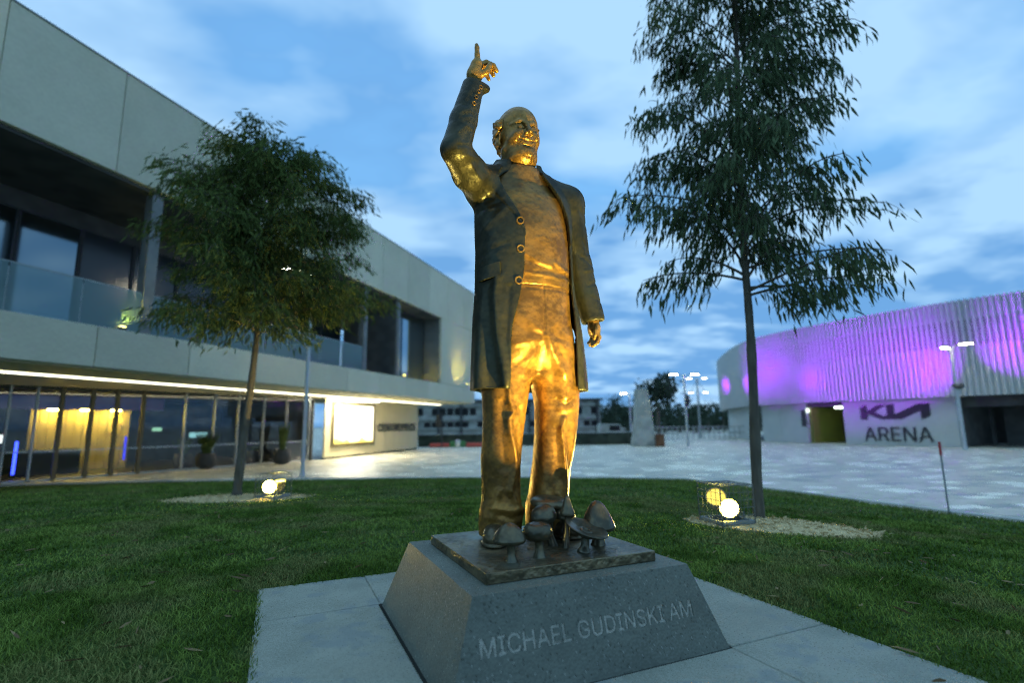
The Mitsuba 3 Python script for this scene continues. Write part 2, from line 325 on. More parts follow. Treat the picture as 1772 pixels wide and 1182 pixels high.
# upper glazing, and the blue window in its own bay
w = put(eb, 'corner_window', fb(6.0, 11.1, -1.27, -1.262, 3.95, 7.95), 'm_glass_mirror')
put(w, 'frame', cat([fb(6.0, 6.08, -1.30, -1.22, 3.76, 8.08), fb(11.0, 11.1, -1.30, -1.22, 3.76, 8.08), fb(6.08, 11.0, -1.30, -1.22, 3.76, 3.95), fb(6.08, 11.0, -1.30, -1.22, 7.95, 8.08), fb(8.98, 9.05, -1.30, -1.22, 3.95, 7.95)]), 'm_charcoal')
put(eb, 'room_behind_window', cat([fb(6.0, 11.3, -3.7, -3.6, 3.7, 8.1), fb(6.0, 6.05, -3.6, -1.3, 3.7, 8.1)]), 'm_recess_shade')
t = 12.0
while t < 43:
    t1 = t + 1.72
    wk = put(eb, 'balcony_window', fb(t + 0.05, t1 - 0.05, -3.56, -3.55, 3.80, 7.46), 'm_glass_blue' if t > 25.5 else 'm_dark_glass')
    put(wk, 'frame', cat([fb(t, t + 0.05, -3.60, -3.50, 3.753, 7.5), fb(t1 - 0.05, t1, -3.60, -3.50, 3.753, 7.5), fb(t + 0.05, t1 - 0.05, -3.60, -3.50, 7.44, 7.5)]), 'm_charcoal')
    t = t1 + 0.02
t = 14.8
while t < 43:
    t1 = t + 1.60
    put(eb, 'balustrade_pane', fb(t, t1, -0.205, -0.192, 3.758, 4.95), 'm_glass_rail')
    t = t1 + 0.03
    put(eb, 'balustrade_post', fb(t - 0.03, t, -0.24, -0.20, 3.755, 4.85), 'm_grey_metal')
put(eb, 'balustrade_rail', fb(14.78, 43.5, -0.235, -0.20, 4.952, 4.985), 'm_grey_metal')
# soffit with a line of light
put(eb, 'soffit', fb(0.0, 44.3, -8.9, -0.163, 2.60, 2.695), 'm_cream')
strip = fb(0.3, 44.0, -2.76, -2.60, 2.555, 2.596)
put(eb, 'strip_light', strip, 'm_dark', emitter=lamp((1.0, 0.95, 0.66), 0.21, 1.5))
put(eb, 'soffit_lamp', fb(8.6, 12.6, -3.6, -2.95, 2.50, 2.598, 0.01), 'm_dark', emitter=lamp((1.0, 0.93, 0.72), 2.2, 1.5))

# ground floor glazing, set back and turned a little against the facade
G0 = np.array([-17.61, 18.33, 0.0]); G1 = np.array([-10.75, 29.60, 0.0]); GD = (G1 - G0) / np.linalg.norm(G1 - G0); GN = np.array([GD[1], -GD[0], 0])
def gbx(s0, s1, o0, o1, z0, z1, b=0.0): return frame(box(s0, s1, o0, o1, z0, z1, b), G0, GD, GN)
gz = thing('glass_front', 'dark glazed ground floor with slim metal mullions and a warm lit doorway', 'glass wall')
mul = [-5.6, -4.2, -2.8, -1.4, -0.06, 0.69, 1.41, 2.36, 3.19, 4.14, 5.83, 7.13, 8.26, 9.6, 10.9, 12.3]
for i, s in enumerate(mul):
    wd = 0.13 if i in (6, 7, 8, 9) else 0.055
    put(gz, 'door_post' if wd > 0.1 else 'mullion', gbx(s - wd / 2, s + wd / 2, -0.07, 0.075, ZP, 2.74, 0.006), 'm_bronze_frame' if wd > 0.1 else 'm_pale_metal')
for i in range(len(mul) - 1):
    a, b = mul[i] + 0.03, mul[i + 1] - 0.03
    put(gz, 'pane', gbx(a, b, -0.006, 0.006, ZP + 0.06, 0.22), 'm_glass')
    put(gz, 'pane', gbx(a, b, -0.006, 0.006, 0.27, 2.62), 'm_glass')
    put(gz, 'transom', gbx(a + 0.04, b - 0.04, -0.05, 0.055, 0.22, 0.27), 'm_pale_metal')
    put(gz, 'sill', gbx(a + 0.04, b - 0.04, -0.05, 0.06, ZP, ZP + 0.06), 'm_pale_metal')
    put(gz, 'head', gbx(a + 0.04, b - 0.04, -0.05, 0.055, 2.62, 2.70), 'm_pale_metal')
put(gz, 'side_door', gbx(10.95, 12.25, -0.045, -0.012, ZP + 0.07, 0.21), 'm_charcoal')
# foyer behind the glass
fo = thing('foyer', 'dim foyer behind the ground floor glass with a timber lined wall lit yellow', 'foyer')
put(fo, 'floor', gbx(-9, 12.6, -9.0, -0.08, ZP - 0.005, ZP + 0.02), 'm_floor_in')
put(fo, 'ceiling', gbx(-9, 12.6, -9.0, -0.08, 2.50, 2.59), 'm_recess_shade')
put(fo, 'back_wall', cat([gbx(-9, 12.6, -9.1, -9.0, ZP, 2.6), gbx(12.6, 12.7, -9.0, -0.08, ZP, 2.6)]), 'm_recess_shade')
s = 1.75
while s < 5.4:
    put(fo, 'timber_panel', gbx(s, s + 0.29, -4.25, -4.20 + 0.012 * ((int(s * 10)) % 3), ZP + 0.02, 1.88, 0.008), 'm_timber'); s += 0.31
put(fo, 'bulkhead', gbx(0.6, 6.6, -4.3, -3.6, 1.90, 2.49), 'm_violet_wall')
put(fo, 'counter', gbx(1.2, 3.2, -3.4, -2.9, ZP + 0.02, 0.22, 0.02), 'm_charcoal')
for s, o in ((2.4, -3.85), (3.55, -3.85), (4.7, -3.85)):
    put(fo, 'downlight', gbx(s - 0.16, s + 0.16, o - 0.16, o + 0.10, 1.84, 1.895), 'm_dark', emitter=lamp((1.0, 0.80, 0.14), 4.0, 0.4))
put(fo, 'blue_light', gbx(0.62, 0.70, -1.4, -1.33, -0.6, 0.6, 0.01), 'm_dark', emitter=lamp((0.03, 0.06, 1.0), 0.22))
put(fo, 'blue_light', gbx(4.35, 4.42, -1.9, -1.83, -0.3, 0.7, 0.01), 'm_dark', emitter=lamp((0.02, 0.04, 0.9), 0.05))
put(fo, 'screen', gbx(0.15, 0.42, -2.0, -1.97, 0.55, 0.85, 0.01), 'm_dark', emitter=lamp((0.8, 0.9, 0.9), 0.07))
put(fo, 'screen', gbx(7.6, 8.5, -3.0, -2.95, 0.55, 0.80, 0.01), 'm_dark', emitter=lamp((0.35, 0.8, 0.85), 0.03))
put(fo, 'screen', gbx(5.9, 6.3, -3.0, -2.95, 0.9, 1.06, 0.01), 'm_dark', emitter=lamp((0.4, 0.9, 0.6), 0.03))
put(fo, 'red_sign', gbx(-0.42, -0.16, -1.6, -1.57, 0.75, 0.92, 0.01), 'm_dark', emitter=lamp((1.0, 0.10, 0.14), 0.06))
# cream entrance wall with a screen and lettering
W0 = np.array([-10.53, 29.46, 0]); W1 = np.array([-7.50, 41.39, 0]); WD = (W1 - W0) / np.linalg.norm(W1 - W0); WN = np.array([WD[1], -WD[0], 0])
def wbx(s0, s1, o0, o1, z0, z1, b=0.0): return frame(box(s0, s1, o0, o1, z0, z1, b), W0, WD, WN)
ew = thing('entrance_wall', 'cream panelled wall under the soffit with a venue name in dark letters', 'wall')
for i in range(9):
    put(ew, 'wall_panel', wbx(i * 1.367 + 0.008, (i + 1) * 1.367 - 0.008, -0.10, 0.002 * (i % 2), ZP + 0.10, 2.59, 0.006), 'm_cream')
put(ew, 'plinth_strip', wbx(0.0, 12.3, -0.12, -0.02, ZP, ZP + 0.10), 'm_charcoal')
put(ew, 'return', wbx(12.19, 12.30, -5.0, -0.102, ZP, 2.59), 'm_cream')
tx = meshkit.text_mesh('CENTREPIECE', 0.50, 0.06, bold=True); tx.vertices *= np.array([5.95 / tx.extents[0], 1, 1])
put(ew, 'lettering', frame(tx, W0 + WD * 5.85 + WN * 0.012 + np.array([0, 0, 0.66]), WD, np.array([0, 0, 1.0]), WN), 'm_letter')
bb = thing('billboard', 'glowing white advertising screen in a dark frame on the cream wall', 'screen')
put(bb, 'frame', cat([wbx(0.60, 5.40, 0.012, 0.10, -0.16, 0.03, 0.01), wbx(0.60, 5.40, 0.012, 0.10, 2.27, 2.42, 0.01), wbx(0.60, 0.78, 0.012, 0.10, 0.03, 2.27), wbx(5.22, 5.40, 0.012, 0.10, 0.03, 2.27)]), 'm_bronze_frame')
sv = (np.array([W0 + WD * a + WN * 0.05 + np.array([0, 0, z]) for a, z in ((0.79, 0.04), (5.21, 0.04), (5.21, 2.26), (0.79, 2.26))]), np.array([(0, 1, 2), (0, 2, 3)]))
put(bb, 'screen', sv, 'm_dark', uv=np.array([(0, 0), (1, 0), (1, 1), (0, 1)]), emitter={'type': 'area', 'sampling_weight': 0.8, 'radiance': proc(lambda p, n, uv: mix((0.17, 0.165, 0.12), mix((0.16, 0.10, 0.01), (0.10, 0.10, 0.02), noise(p.x * 3, p.y * 3, 1.0)), smoothstep(0.55, 0.30, p.z + 0.5 * noise(p.x * 2.5, p.y * 2.5, 0.0))))})

# wall washers on the ledge: warm scallops of light on the facade
def washer(label, t, o, target, k, cut):
    g_ = thing('wall_washer', label, 'wall light', 'small warm wall lights on the balcony ledge')
    p_ = FQ + (-FD) * t + FN * o + np.array([0, 0, 3.86])
    put(g_, 'housing', F(box(t - 0.07, t + 0.07, o - 0.07, o + 0.07, 3.755, 3.85, 0.01)), 'm_charcoal')
    put(g_, 'lens', F(box(t - 0.05, t + 0.05, o - 0.05, o + 0.05, 3.852, 3.862)), 'm_dark', emitter=lamp((1.0, 0.85, 0.2), 1.0))
    tp = FQ + (-FD) * target[0] + FN * target[1] + np.array([0, 0, target[2]])
    scene[g_ + '__beam'] = spot(p_ + np.array([0, 0, 0.02]), tp, (1.0, 0.80, 0.10), k, cut, cut * 0.45, 0.6)
washer('small wall light under the plain end panel of the facade', 3.4, 0.85, (3.1, 0.0, 5.0), 0.75, 52)
washer('small wall light at the foot of the column beside the blue window', 10.75, -0.05, (11.2, -0.3, 5.0), 0.30, 50)
washer('small wall light at the foot of the jamb right of the blue window', 7.2, -0.7, (5.99, -0.9, 4.7), 0.16, 50)
washer('small wall light at the foot of the column left of the tree', 26.75, -0.10, (26.1, -0.2, 4.9), 0.42, 38)
# bowl planters along the glass
def planter(label, x, y, r, hgt, n, seed, lean=0.3):
    g_ = thing('planter', label, 'planter', 'dark bowl planters along the glass front')
    prof = [(0.0001, 0), (r * 0.62, 0), (r * 0.86, r * 0.30), (r, r * 0.85), (r * 0.90, r * 1.40), (r * 0.80, r * 1.55), (r * 0.74, r * 1.50), (r * 0.70, r * 1.30), (0.0001, r * 1.28)]
    put(g_, 'bowl', frame(lathe(prof, 28), (x, y, ZP), (1, 0, 0), (0, 1, 0)), 'm_charcoal', smooth=45)
    q = np.random.default_rng(seed); ms = []
    for i in range(n):
        a = q.uniform(0, 2 * PI); L = hgt * q.uniform(0.6, 1.0); sp = lean * q.uniform(0.2, 1)
        P = [np.array([x + 0.2 * r * math.cos(a), y + 0.2 * r * math.sin(a), ZP + r * 1.25]) + np.array([math.cos(a) * sp * L * s ** 1.6, math.sin(a) * sp * L * s ** 1.6, L * s * (1 - 0.25 * s * sp)]) for s in (0, 0.35, 0.7, 1.0)]
        ms.append(tube(P, [0.02, 0.055, 0.045, 0.004], 4))
    put(g_, 'plant', cat(ms), 'm_leaf_b', smooth=True)
planter('dark bowl planter with a leafy plant, left of a pair by the glass', -15.40, 24.75, 0.42, 1.0, 40, 3, 0.55)
planter('dark bowl planter with a taller leafy plant, right of a pair by the glass', -14.02, 24.22, 0.44, 1.25, 46, 4, 0.45)
planter('dark bowl planter half hidden behind the left tree trunk', -13.30, 27.3, 0.42, 0.35, 30, 5, 0.8)
planter('dark bowl planter with an upright bright plant above the left floodlight', -11.62, 26.64, 0.46, 1.55, 34, 6, 0.16)
# ------------------------------------------------------------------ round arena on the right
ACP = np.array([(30.5, 76), (27.6, 69.5), (24.8, 60.5), (23.3, 54.0), (22.75, 49.5), (23.1, 46.2), (24.1, 43), (25.6, 39.5), (27.35, 36.2), (29.25, 33.3), (31.3, 30.9), (34.4, 28), (38.4, 24.9), (43.5, 21.7), (50, 18.4)])
_ch = np.r_[0, np.cumsum(np.linalg.norm(np.diff(ACP, axis=0), axis=1))]
_X = CubicSpline(_ch, ACP)(np.linspace(0, _ch[-1], 4000)); AS = np.r_[0, np.cumsum(np.linalg.norm(np.diff(_X, axis=0), axis=1))]
_tg = np.gradient(_X, axis=0); _tg /= np.linalg.norm(_tg, axis=1)[:, None]; _nm = np.c_[_tg[:, 1], -_tg[:, 0]]
def arc(s, o=0.0):
    x = np.array([np.interp(s, AS, _X[:, k]) for k in (0, 1)]); n_ = np.array([np.interp(s, AS, _nm[:, k]) for k in (0, 1)]); n_ /= np.linalg.norm(n_)
    return np.array([*(x + n_ * o), 0.0]), np.array([n_[1] * -1, n_[0], 0.0]), np.array([*n_, 0.0])
def curved(s0, s1, o0, o1, z0, z1, step=0.6):
    """A slab following the arena's plan."""
    ss_ = np.linspace(s0, s1, max(2, int((s1 - s0) / step) + 1)); v = []
    for s in ss_:
        a, b = arc(s, o0)[0], arc(s, o1)[0]
        v += [(a[0], a[1], z0), (b[0], b[1], z0), (b[0], b[1], z1), (a[0], a[1], z1)]
    f = []
    for i in range(len(ss_) - 1):
        for k in range(4):
            p, q = 4 * i + k, 4 * i + (k + 1) % 4; f += [(p, p + 4, q + 4), (p, q + 4, q)]
    e = 4 * (len(ss_) - 1); f += [(0, 1, 2), (0, 2, 3), (e, e + 2, e + 1), (e, e + 3, e + 2)]
    return trimesh.Trimesh(np.array(v), np.array(f), process=False)
ZA0, ZA1 = 2.48, 8.71
scene['m_rib'] = twin(principled(proc(lambda p, n, uv: mix((0.42, 0.445, 0.43), (0.48, 0.505, 0.49), fbm(p.x * 1.7, p.y * 1.7, p.z * 0.6, 3))), 0.42, 0.15))
scene['m_skin'] = twin(principled((0.43, 0.455, 0.44), 0.5))
scene['m_arena_wall'] = twin(bump(principled(proc(lambda p, n, uv: _conc(p, (0.40, 0.43, 0.41), (0.48, 0.51, 0.485))), 0.75, spec=0.3), lambda p, n, uv: 0.004 * fbm(p.x * 20, p.y * 20, p.z * 20, 3)))
scene['m_green_wall'] = twin(principled((0.17, 0.18, 0.03), 0.6))
ar = thing('arena', 'round arena with a pale corrugated metal drum washed purple over grey walls', 'arena')
put(ar, 'skin', curved(0.3, 60, -0.30, 0.0, ZA0, ZA1 - 0.05), 'm_skin', smooth=30)
scene['m_mesh_band'] = twin(principled((0.21, 0.22, 0.22), 0.5, 0.3))
put(ar, 'perforated_band', curved(0.3, 60, 0.004, 0.085, 5.72, 7.38), 'm_mesh_band', smooth=30)
def rib(s):
    P, t_, n_ = arc(s, 0.003)
    pr = [(-0.095, 0), (-0.085, 0.13), (-0.045, 0.19), (0.045, 0.19), (0.085, 0.13), (0.095, 0)]
    v = np.array([P + t_ * a + n_ * b + np.array([0, 0, z]) for z in (ZA0 - 0.02, ZA1) for a, b in pr]); k = len(pr); f = []
    for i in range(k - 1): f += [(i, i + 1, i + 1 + k), (i, i + 1 + k, i + k)]
    for i in range(1, k - 1): f += [(0, i + 1, i), (k, k + i, k + i + 1)]
    return trimesh.Trimesh(v, np.array(f), process=False)
s = 9.0; rest = []
while s < 60:
    if 11.0 < s < 51.5: put(ar, 'rib', rib(s), 'm_rib', smooth=50)
    else: rest.append(rib(s))
    s += 0.315
put(ar, 'outer_ribs', cat(rest), 'm_rib', smooth=50, kind='stuff')
put(ar, 'soffit', curved(0.3, 60, -9.0, -0.31, ZA0 + 0.04, ZA0 + 0.12), 'm_charcoal')
put(ar, 'roof', curved(0.3, 60, -9.0, -0.31, ZA1 - 0.3, ZA1 - 0.1), 'm_charcoal')
for s0, s1 in ((8.0, 12.5), (12.53, 17.8), (17.9, 22.0), (22.03, 26.2), (27.55, 30.6), (30.63, 33.65), (36.97, 40.67), (40.69, 44.36), (56.0, 60.0)):
    put(ar, 'wall_panel', curved(s0, s1, -1.05, -0.80, ZP, ZA0 + 0.04), 'm_arena_wall', smooth=20)
# the openings: a green walled passage, a dark gate, a slit
put(ar, 'passage', cat([curved(33.66, 34.0, -7.0, -1.06, ZP, ZA0), curved(33.9, 37.2, -7.2, -7.0, ZP, ZA0)]), 'm_green_wall')
put(ar, 'passage_side', cat([curved(36.97, 37.2, -7.0, -1.06, ZP, ZA0), curved(33.2, 37.2, -7.0, -1.0, ZA0 - 0.35, ZA0)]), 'm_recess_shade')
put(ar, 'passage_light', curved(35.7, 36.5, -2.2, -1.6, ZA0 - 0.50, ZA0 - 0.36), 'm_dark', emitter=lamp((0.75, 1.0, 0.80), 0.35))
put(ar, 'passage_light', curved(33.70, 33.86, -0.95, -0.80, 1.72, 2.02), 'm_dark', emitter=lamp((0.8, 1.0, 0.85), 0.12))
put(ar, 'notice_case', curved(33.20, 33.62, -0.80, -0.72, 0.55, 1.9), 'm_charcoal')
put(ar, 'slit', curved(26.0, 27.7, -3.2, -3.0, ZP, ZA0), 'm_recess_shade')
put(ar, 'gate', cat([curved(44.3, 56.1, -8.2, -8.0, ZP, ZA0), curved(44.37, 44.6, -8.0, -1.06, ZP, ZA0)]), 'm_recess_shade')
put(ar, 'gate_head', curved(44.40, 56.0, -1.6, -1.4, 1.78, ZA0), 'm_recess_shade')
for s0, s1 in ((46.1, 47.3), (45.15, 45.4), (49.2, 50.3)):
    put(ar, 'gate_leaf', curved(s0, s1, -4.9, -4.8, ZP + 0.02, 1.75), 'm_recess_shade')
put(ar, 'gate_post', curved(47.95, 48.2, -1.35, -0.85, ZP, ZA0), 'm_arena_wall')
# emblem of three joined letter strokes and the name, standing proud of the wall panel
def on_wall(poly_list, s0, zc, depth=0.07):
    """Flat outlines (s, z) laid on the curved wall."""
    ms = []
    for q in poly_list:
        m = trimesh.creation.extrude_polygon(q, depth, engine='earcut')
        while m.edges_unique_length.max() > 0.6: m = m.subdivide()
        v = np.asarray(m.vertices); out = []
        for x, y, h in v:
            P, t_, n_ = arc(s0 + x, -0.795 + h); out.append((P[0], P[1], zc + y))
        ms.append(trimesh.Trimesh(np.array(out), m.faces, process=False))
    return cat(ms)
K_ = 4.55 / 122.0          # metres per pixel of the emblem's outline
def pg(*pts): return sg.Polygon([(x * K_, -y * K_ * 1.08) for x, y in pts])
emb = [pg((0, 24), (0, 4), (7, 0), (11, 0), (11, 11), (32, 0), (46, 0), (24, 12), (45, 24), (58, 24), (58, 0), (69, 0), (69, 24), (71, 24), (112, 0), (122, 0), (122, 19), (113, 24), (110, 24), (110, 12), (88, 24), (31, 24), (16, 15.5), (11, 17.5), (11, 24))]
emb = [pg((0, 26), (0, 5), (8, 0), (12, 0), (12, 11), (34, 0), (49, 0), (26, 12.5), (43, 21), (50, 18), (50, 0), (62, 0), (62, 18), (104, 0), (122, 0), (122, 20), (111, 26), (107, 26), (107, 12), (74, 26), (50, 26), (38, 26), (16, 16.5), (12, 18.5), (12, 26))]
put(ar, 'emblem', on_wall(emb, 38.36, 2.10), 'm_letter')
at_ = meshkit.text_mesh('ARENA', 1.0, 0.07); at_.vertices *= np.array([4.42 / at_.extents[0], 1, 1]); at_.vertices[:, 0] -= at_.bounds[0, 0]
while at_.edges_unique_length.max() > 0.7: at_ = at_.subdivide()
at_ = trimesh.Trimesh(np.array([(*arc(38.47 + x, -0.795 + h)[0][:2], y - 0.51) for x, y, h in np.asarray(at_.vertices)]), at_.faces, process=False)
put(ar, 'lettering', at_, 'm_letter')

# ------------------------------------------------------------------ lamp posts
def lamp_post(label, x, y, top, arms, heads_k, proj=None, r=0.075, group='lamp posts on the plaza', z0=ZP, hcol=(1.0, 0.90, 0.62), hw=0.32, hwt=0.25):
    g_ = thing('lamp_post', label, 'lamp post', group)
    put(g_, 'pole', tube([(x, y, z0), (x, y, z0 + 0.3), (x, y, 0.4 * top), (x, y, top)], [r * 1.5, r, r * 0.9, r * 0.7], 10), 'm_pale_metal', smooth=40)
    for dx, dy, dz in arms:
        e = np.array([x + dx, y + dy, top + dz]); a = np.array([x, y, top - 0.1])
        put(g_, 'arm', tube([a, a + (e - a) * 0.5 + np.array([0, 0, 0.05]), e], 0.03, 6), 'm_pale_metal')
        d_ = np.array([dx, dy, 0]); d_ /= np.linalg.norm(d_)
        hd = put(g_, 'lamp_head', frame(box(-hw, hw, -0.13, 0.13, 0.0, 0.09, 0.02), e, d_, np.array([-d_[1], d_[0], 0])), 'm_grey_metal')
        put(hd, 'lens', frame(box(-hw * 0.92, hw * 0.92, -0.115, 0.115, -0.045, -0.002, 0.015), e, d_, np.array([-d_[1], d_[0], 0])), 'm_dark', emitter=lamp(hcol, heads_k, hwt))
    for j, (z, dirs, target, rgb, k, cut) in enumerate(proj or ()):
        d_ = np.array([*dirs, 0.0]); d_ /= np.linalg.norm(d_)
        p_ = np.array([x, y, z]) + d_ * 0.26
        bd_ = put(g_, 'projector', frame(lathe([(0.0001, -0.20), (0.10, -0.20), (0.13, -0.12), (0.13, 0.14), (0.0001, 0.14)], 16), p_ - d_ * 0.04, *along(np.asarray(target, float) - p_)), 'm_charcoal', smooth=40)
        if k > 0:
            dd_ = np.asarray(target, float) - p_; dd_ /= np.linalg.norm(dd_)
            scene[g_ + '__beam' + (f'_{j:03d}' if j else '')] = spot(p_ + dd_ * 0.24, target, rgb, k, cut, cut * 0.06, 2.0)
PUR = (0.36, 0.010, 1.0)
def tgt(s, z): P = arc(s, 0.0)[0]; return (P[0], P[1], z)
lamp_post('grey lamp post with two lit heads before the arena lettering', 26.64, 31.28, 5.35, [(-0.62, -0.35, -0.10), (0.42, -0.62, 0.10)], 2.2,
          [(2.95, (-0.6, -0.6), tgt(39.4, 6.8), PUR, 23.0, 52), (2.95, (0.7, -0.7), tgt(49.6, 7.2), PUR, 22.0, 38)], r=0.10)
lamp_post('far lamp post with two lit heads left of the arena', 13.57, 41.11, 4.75, [(-0.85, -0.2, 0.02), (0.85, -0.1, 0.02)], 2.0,
          [(2.95, (0.8, 0.3), tgt(30.6, 5.7), PUR, 60.0, 20), (2.75, (0.5, -0.8), tgt(35.3, 4.4), PUR, 60.0, 9), (2.6, (0.9, -0.1), tgt(27.3, 4.6), PUR, 90.0, 5), (3.1, (0.6, 0.7), tgt(17.2, 5.2), PUR, 380.0, 3.2), (2.4, (0.3, -0.8), tgt(37.0, 6.6), PUR, 44.0, 34)], r=0.10)
lamp_post('slim grey lamp post standing behind the floodlight of the left tree', -7.81, 19.72, 7.1, [(-0.75, -0.25, 0.0)], 7.0, r=0.075, hwt=1.5)
lamp_post('distant lighting mast with a row of small lamps beside the arena', 22.0, 62.0, 6.2, [(-0.9, 0, 0), (0.9, 0, 0), (-0.8, 0, -1.7), (0.9, 0, -1.7)], 0.5, r=0.13)
lamp_post('distant lamp post beside the pale pillar', 12.3, 55.0, 4.1, [(-0.6, 0, 0)], 1.8, r=0.10)
# slim marker stake on the lawn's edge
sk = thing('marker_stake', 'thin grey stake with a red top standing where the lawn meets the plaza', 'stake')
put(sk, 'shaft', tube([(8.41, 10.46, ZP - 0.05), (8.41, 10.46, 0.30)], 0.016, 8), 'm_grey_metal', smooth=40)
scene['m_red'] = twin(principled((0.36, 0.035, 0.030), 0.5))
scene['m_red_dull'] = twin(principled((0.42, 0.07, 0.055), 0.6)); scene['m_white'] = twin(principled((0.6, 0.62, 0.58), 0.6)); scene['m_green'] = twin(principled((0.05, 0.20, 0.06), 0.6))
put(sk, 'red_top', tube([(8.41, 10.46, 0.301), (8.41, 10.46, 0.56)], 0.024, 8), 'm_red', smooth=40)

# ------------------------------------------------------------------ far side of the plaza
scene['m_far_stone'] = twin(principled(mottled((0.24, 0.26, 0.23), (0.36, 0.38, 0.34), 1.5), 0.85))
scene['m_rust'] = twin(principled(mottled((0.10, 0.045, 0.02), (0.17, 0.08, 0.035), 4.0), 0.85))
scene['m_hedge'] = twin(principled(mottled((0.030, 0.040, 0.030), (0.055, 0.070, 0.052), 2.5), 0.9, spec=0.1))
lw = thing('low_wall', 'low dark wall closing the far side of the plaza', 'wall')
for i in range(12):
    x0 = -8.3 + i * 1.65
    put(lw, 'wall_block', box(x0 + 0.01, x0 + 1.64, 46.0, 46.6, ZP, 0.16 + 0.01 * (i % 3), 0.02), 'm_hedge')
    put(lw, 'cap_stone', box(x0 + 0.01, x0 + 1.64, 45.95, 46.65, 0.185, 0.25, 0.01), 'm_grey_metal')
br = thing('barrier', 'low red plastic barrier lying in sections before the dark wall', 'barrier')
for i, (x0, x1, m_) in enumerate(((-7.0, -5.35, 'm_red_dull'), (-5.3, -4.9, 'm_green'), (-4.85, -4.45, 'm_white'), (-4.4, -4.0, 'm_green'), (-3.95, -2.2, 'm_red_dull'))):
    put(br, 'section', box(x0, x1, 44.2, 44.6, ZP, ZP + (0.34 if i in (0, 4) else 0.48 + 0.1 * (i == 2)), 0.06), m_)
pi = thing('pillar', 'tall pale weathered stone pillar standing on the plaza left of the far lamp post', 'pillar')
pm_ = box(-0.95, 0.95, -0.6, 0.6, 0, 4.6, 0.10)
for _ in range(4): pm_ = pm_.subdivide()
pv_ = np.asarray(pm_.vertices); k_ = pv_[:, 2] / 4.6
pv_[:, :2] *= (0.92 - 0.40 * k_ + 0.10 * (k_ < 0.2))[:, None]; pv_ += 0.22 * (meshkit.fbm(pv_ * 1.4, 3, 8)[:, None] - 0.5) * np.array([1, 1, 0.4])
put(pi, 'shaft', frame(trimesh.Trimesh(pv_, pm_.faces, process=False), (10.41, 42.2, ZP - 0.05), (1, 0, 0), (0, 1, 0)), 'm_far_stone', smooth=30)
bx_ = thing('box', 'rust brown box standing at the foot of the pale pillar', 'box')
put(bx_, 'body', box(11.15, 11.75, 41.0, 41.5, ZP, 0.05, 0.02), 'm_rust'); put(bx_, 'lid', box(11.10, 11.80, 40.95, 41.55, 0.055, 0.11, 0.015), 'm_rust')
fe = thing('fence', 'grey rail fence along the trees left of the arena', 'fence')
for i in range(22):
    put(fe, 'post', tube([(13.6 + i * 0.55, 56, ZP), (13.6 + i * 0.55, 56, 0.52)], 0.045, 6), 'm_far_stone')
for z in (0.48, -0.15): put(fe, 'rail', box(13.3, 25.5, 55.96, 56.04, z, z + 0.09, 0.01), 'm_far_stone')
# long low station hall with dark window bands
sn = thing('station_hall', 'distant long grey building with two bands of dark windows behind the statue legs', 'building')
put(sn, 'wall', box(-24, 12.0, 72.0, 84, ZP, 4.2), 'm_far_stone')
for z0, z1 in ((0.75, 1.45), (2.35, 3.30)):
    for i in range(24):
        x0 = -13.2 + i * 1.04
        if (i * 5 + int(z0)) % 7 == 0: continue
        put(sn, 'window', box(x0, x0 + 0.86, 71.93, 71.985, z0, z1, 0.01), 'm_dark')
for z in (0.45, 1.75, 3.55): put(sn, 'ledge', box(-24.0, 12.05, 71.6, 71.98, z, z + 0.20, 0.02), 'm_far_stone')
put(sn, 'roof', box(-24.3, 12.4, 71.4, 84.5, 4.21, 4.45, 0.05), 'm_charcoal')
for i in range(9): put(sn, 'pier', box(-13.4 + i * 3.1, -13.12 + i * 3.1, 71.45, 71.96, ZP, 4.2, 0.02), 'm_charcoal')
for i, x in enumerate((8.3,)):
    vn = thing('parked_van', 'pale van parked far beyond the dark wall right of the statue legs', 'van')
    y = 52 + 1.5 * i
    q = sg.Polygon([(0, 0.25), (2.9, 0.25), (2.9, 0.95), (2.35, 1.15), (1.95, 1.75), (0.1, 1.8), (0, 1.6)])
    bodym = trimesh.creation.extrude_polygon(q, 1.5, engine='earcut'); 
    put(vn, 'body', frame(bodym, (x, y, ZP), (1, 0, 0), (0, 0, 1), (0, -1, 0)), 'm_far_stone')
    put(vn, 'window', box(x + 0.95, x + 1.95, y - 1.52, y - 1.504, ZP + 1.1, ZP + 1.6, 0.005), 'm_dark')
    for wx in (0.6, 2.3): put(vn, 'wheel', frame(trimesh.creation.cylinder(0.3, 0.2, sections=16), (x + wx, y - 1.45, ZP + 0.3), (1, 0, 0), (0, 0, 1), (0, -1, 0)), 'm_dark')
pole_x = (-6.1, -5.5)
kio = thing('sign_post', 'slim dark post with a hanging speaker seen beside the cream wall', 'post')
put(kio, 'shaft', tube([(-5.75, 42.5, ZP), (-5.75, 42.5, 2.1)], 0.06, 8), 'm_charcoal'); put(kio, 'box', box(-6.2, -5.83, 42.3, 42.6, 0.9, 1.9, 0.03), 'm_charcoal')
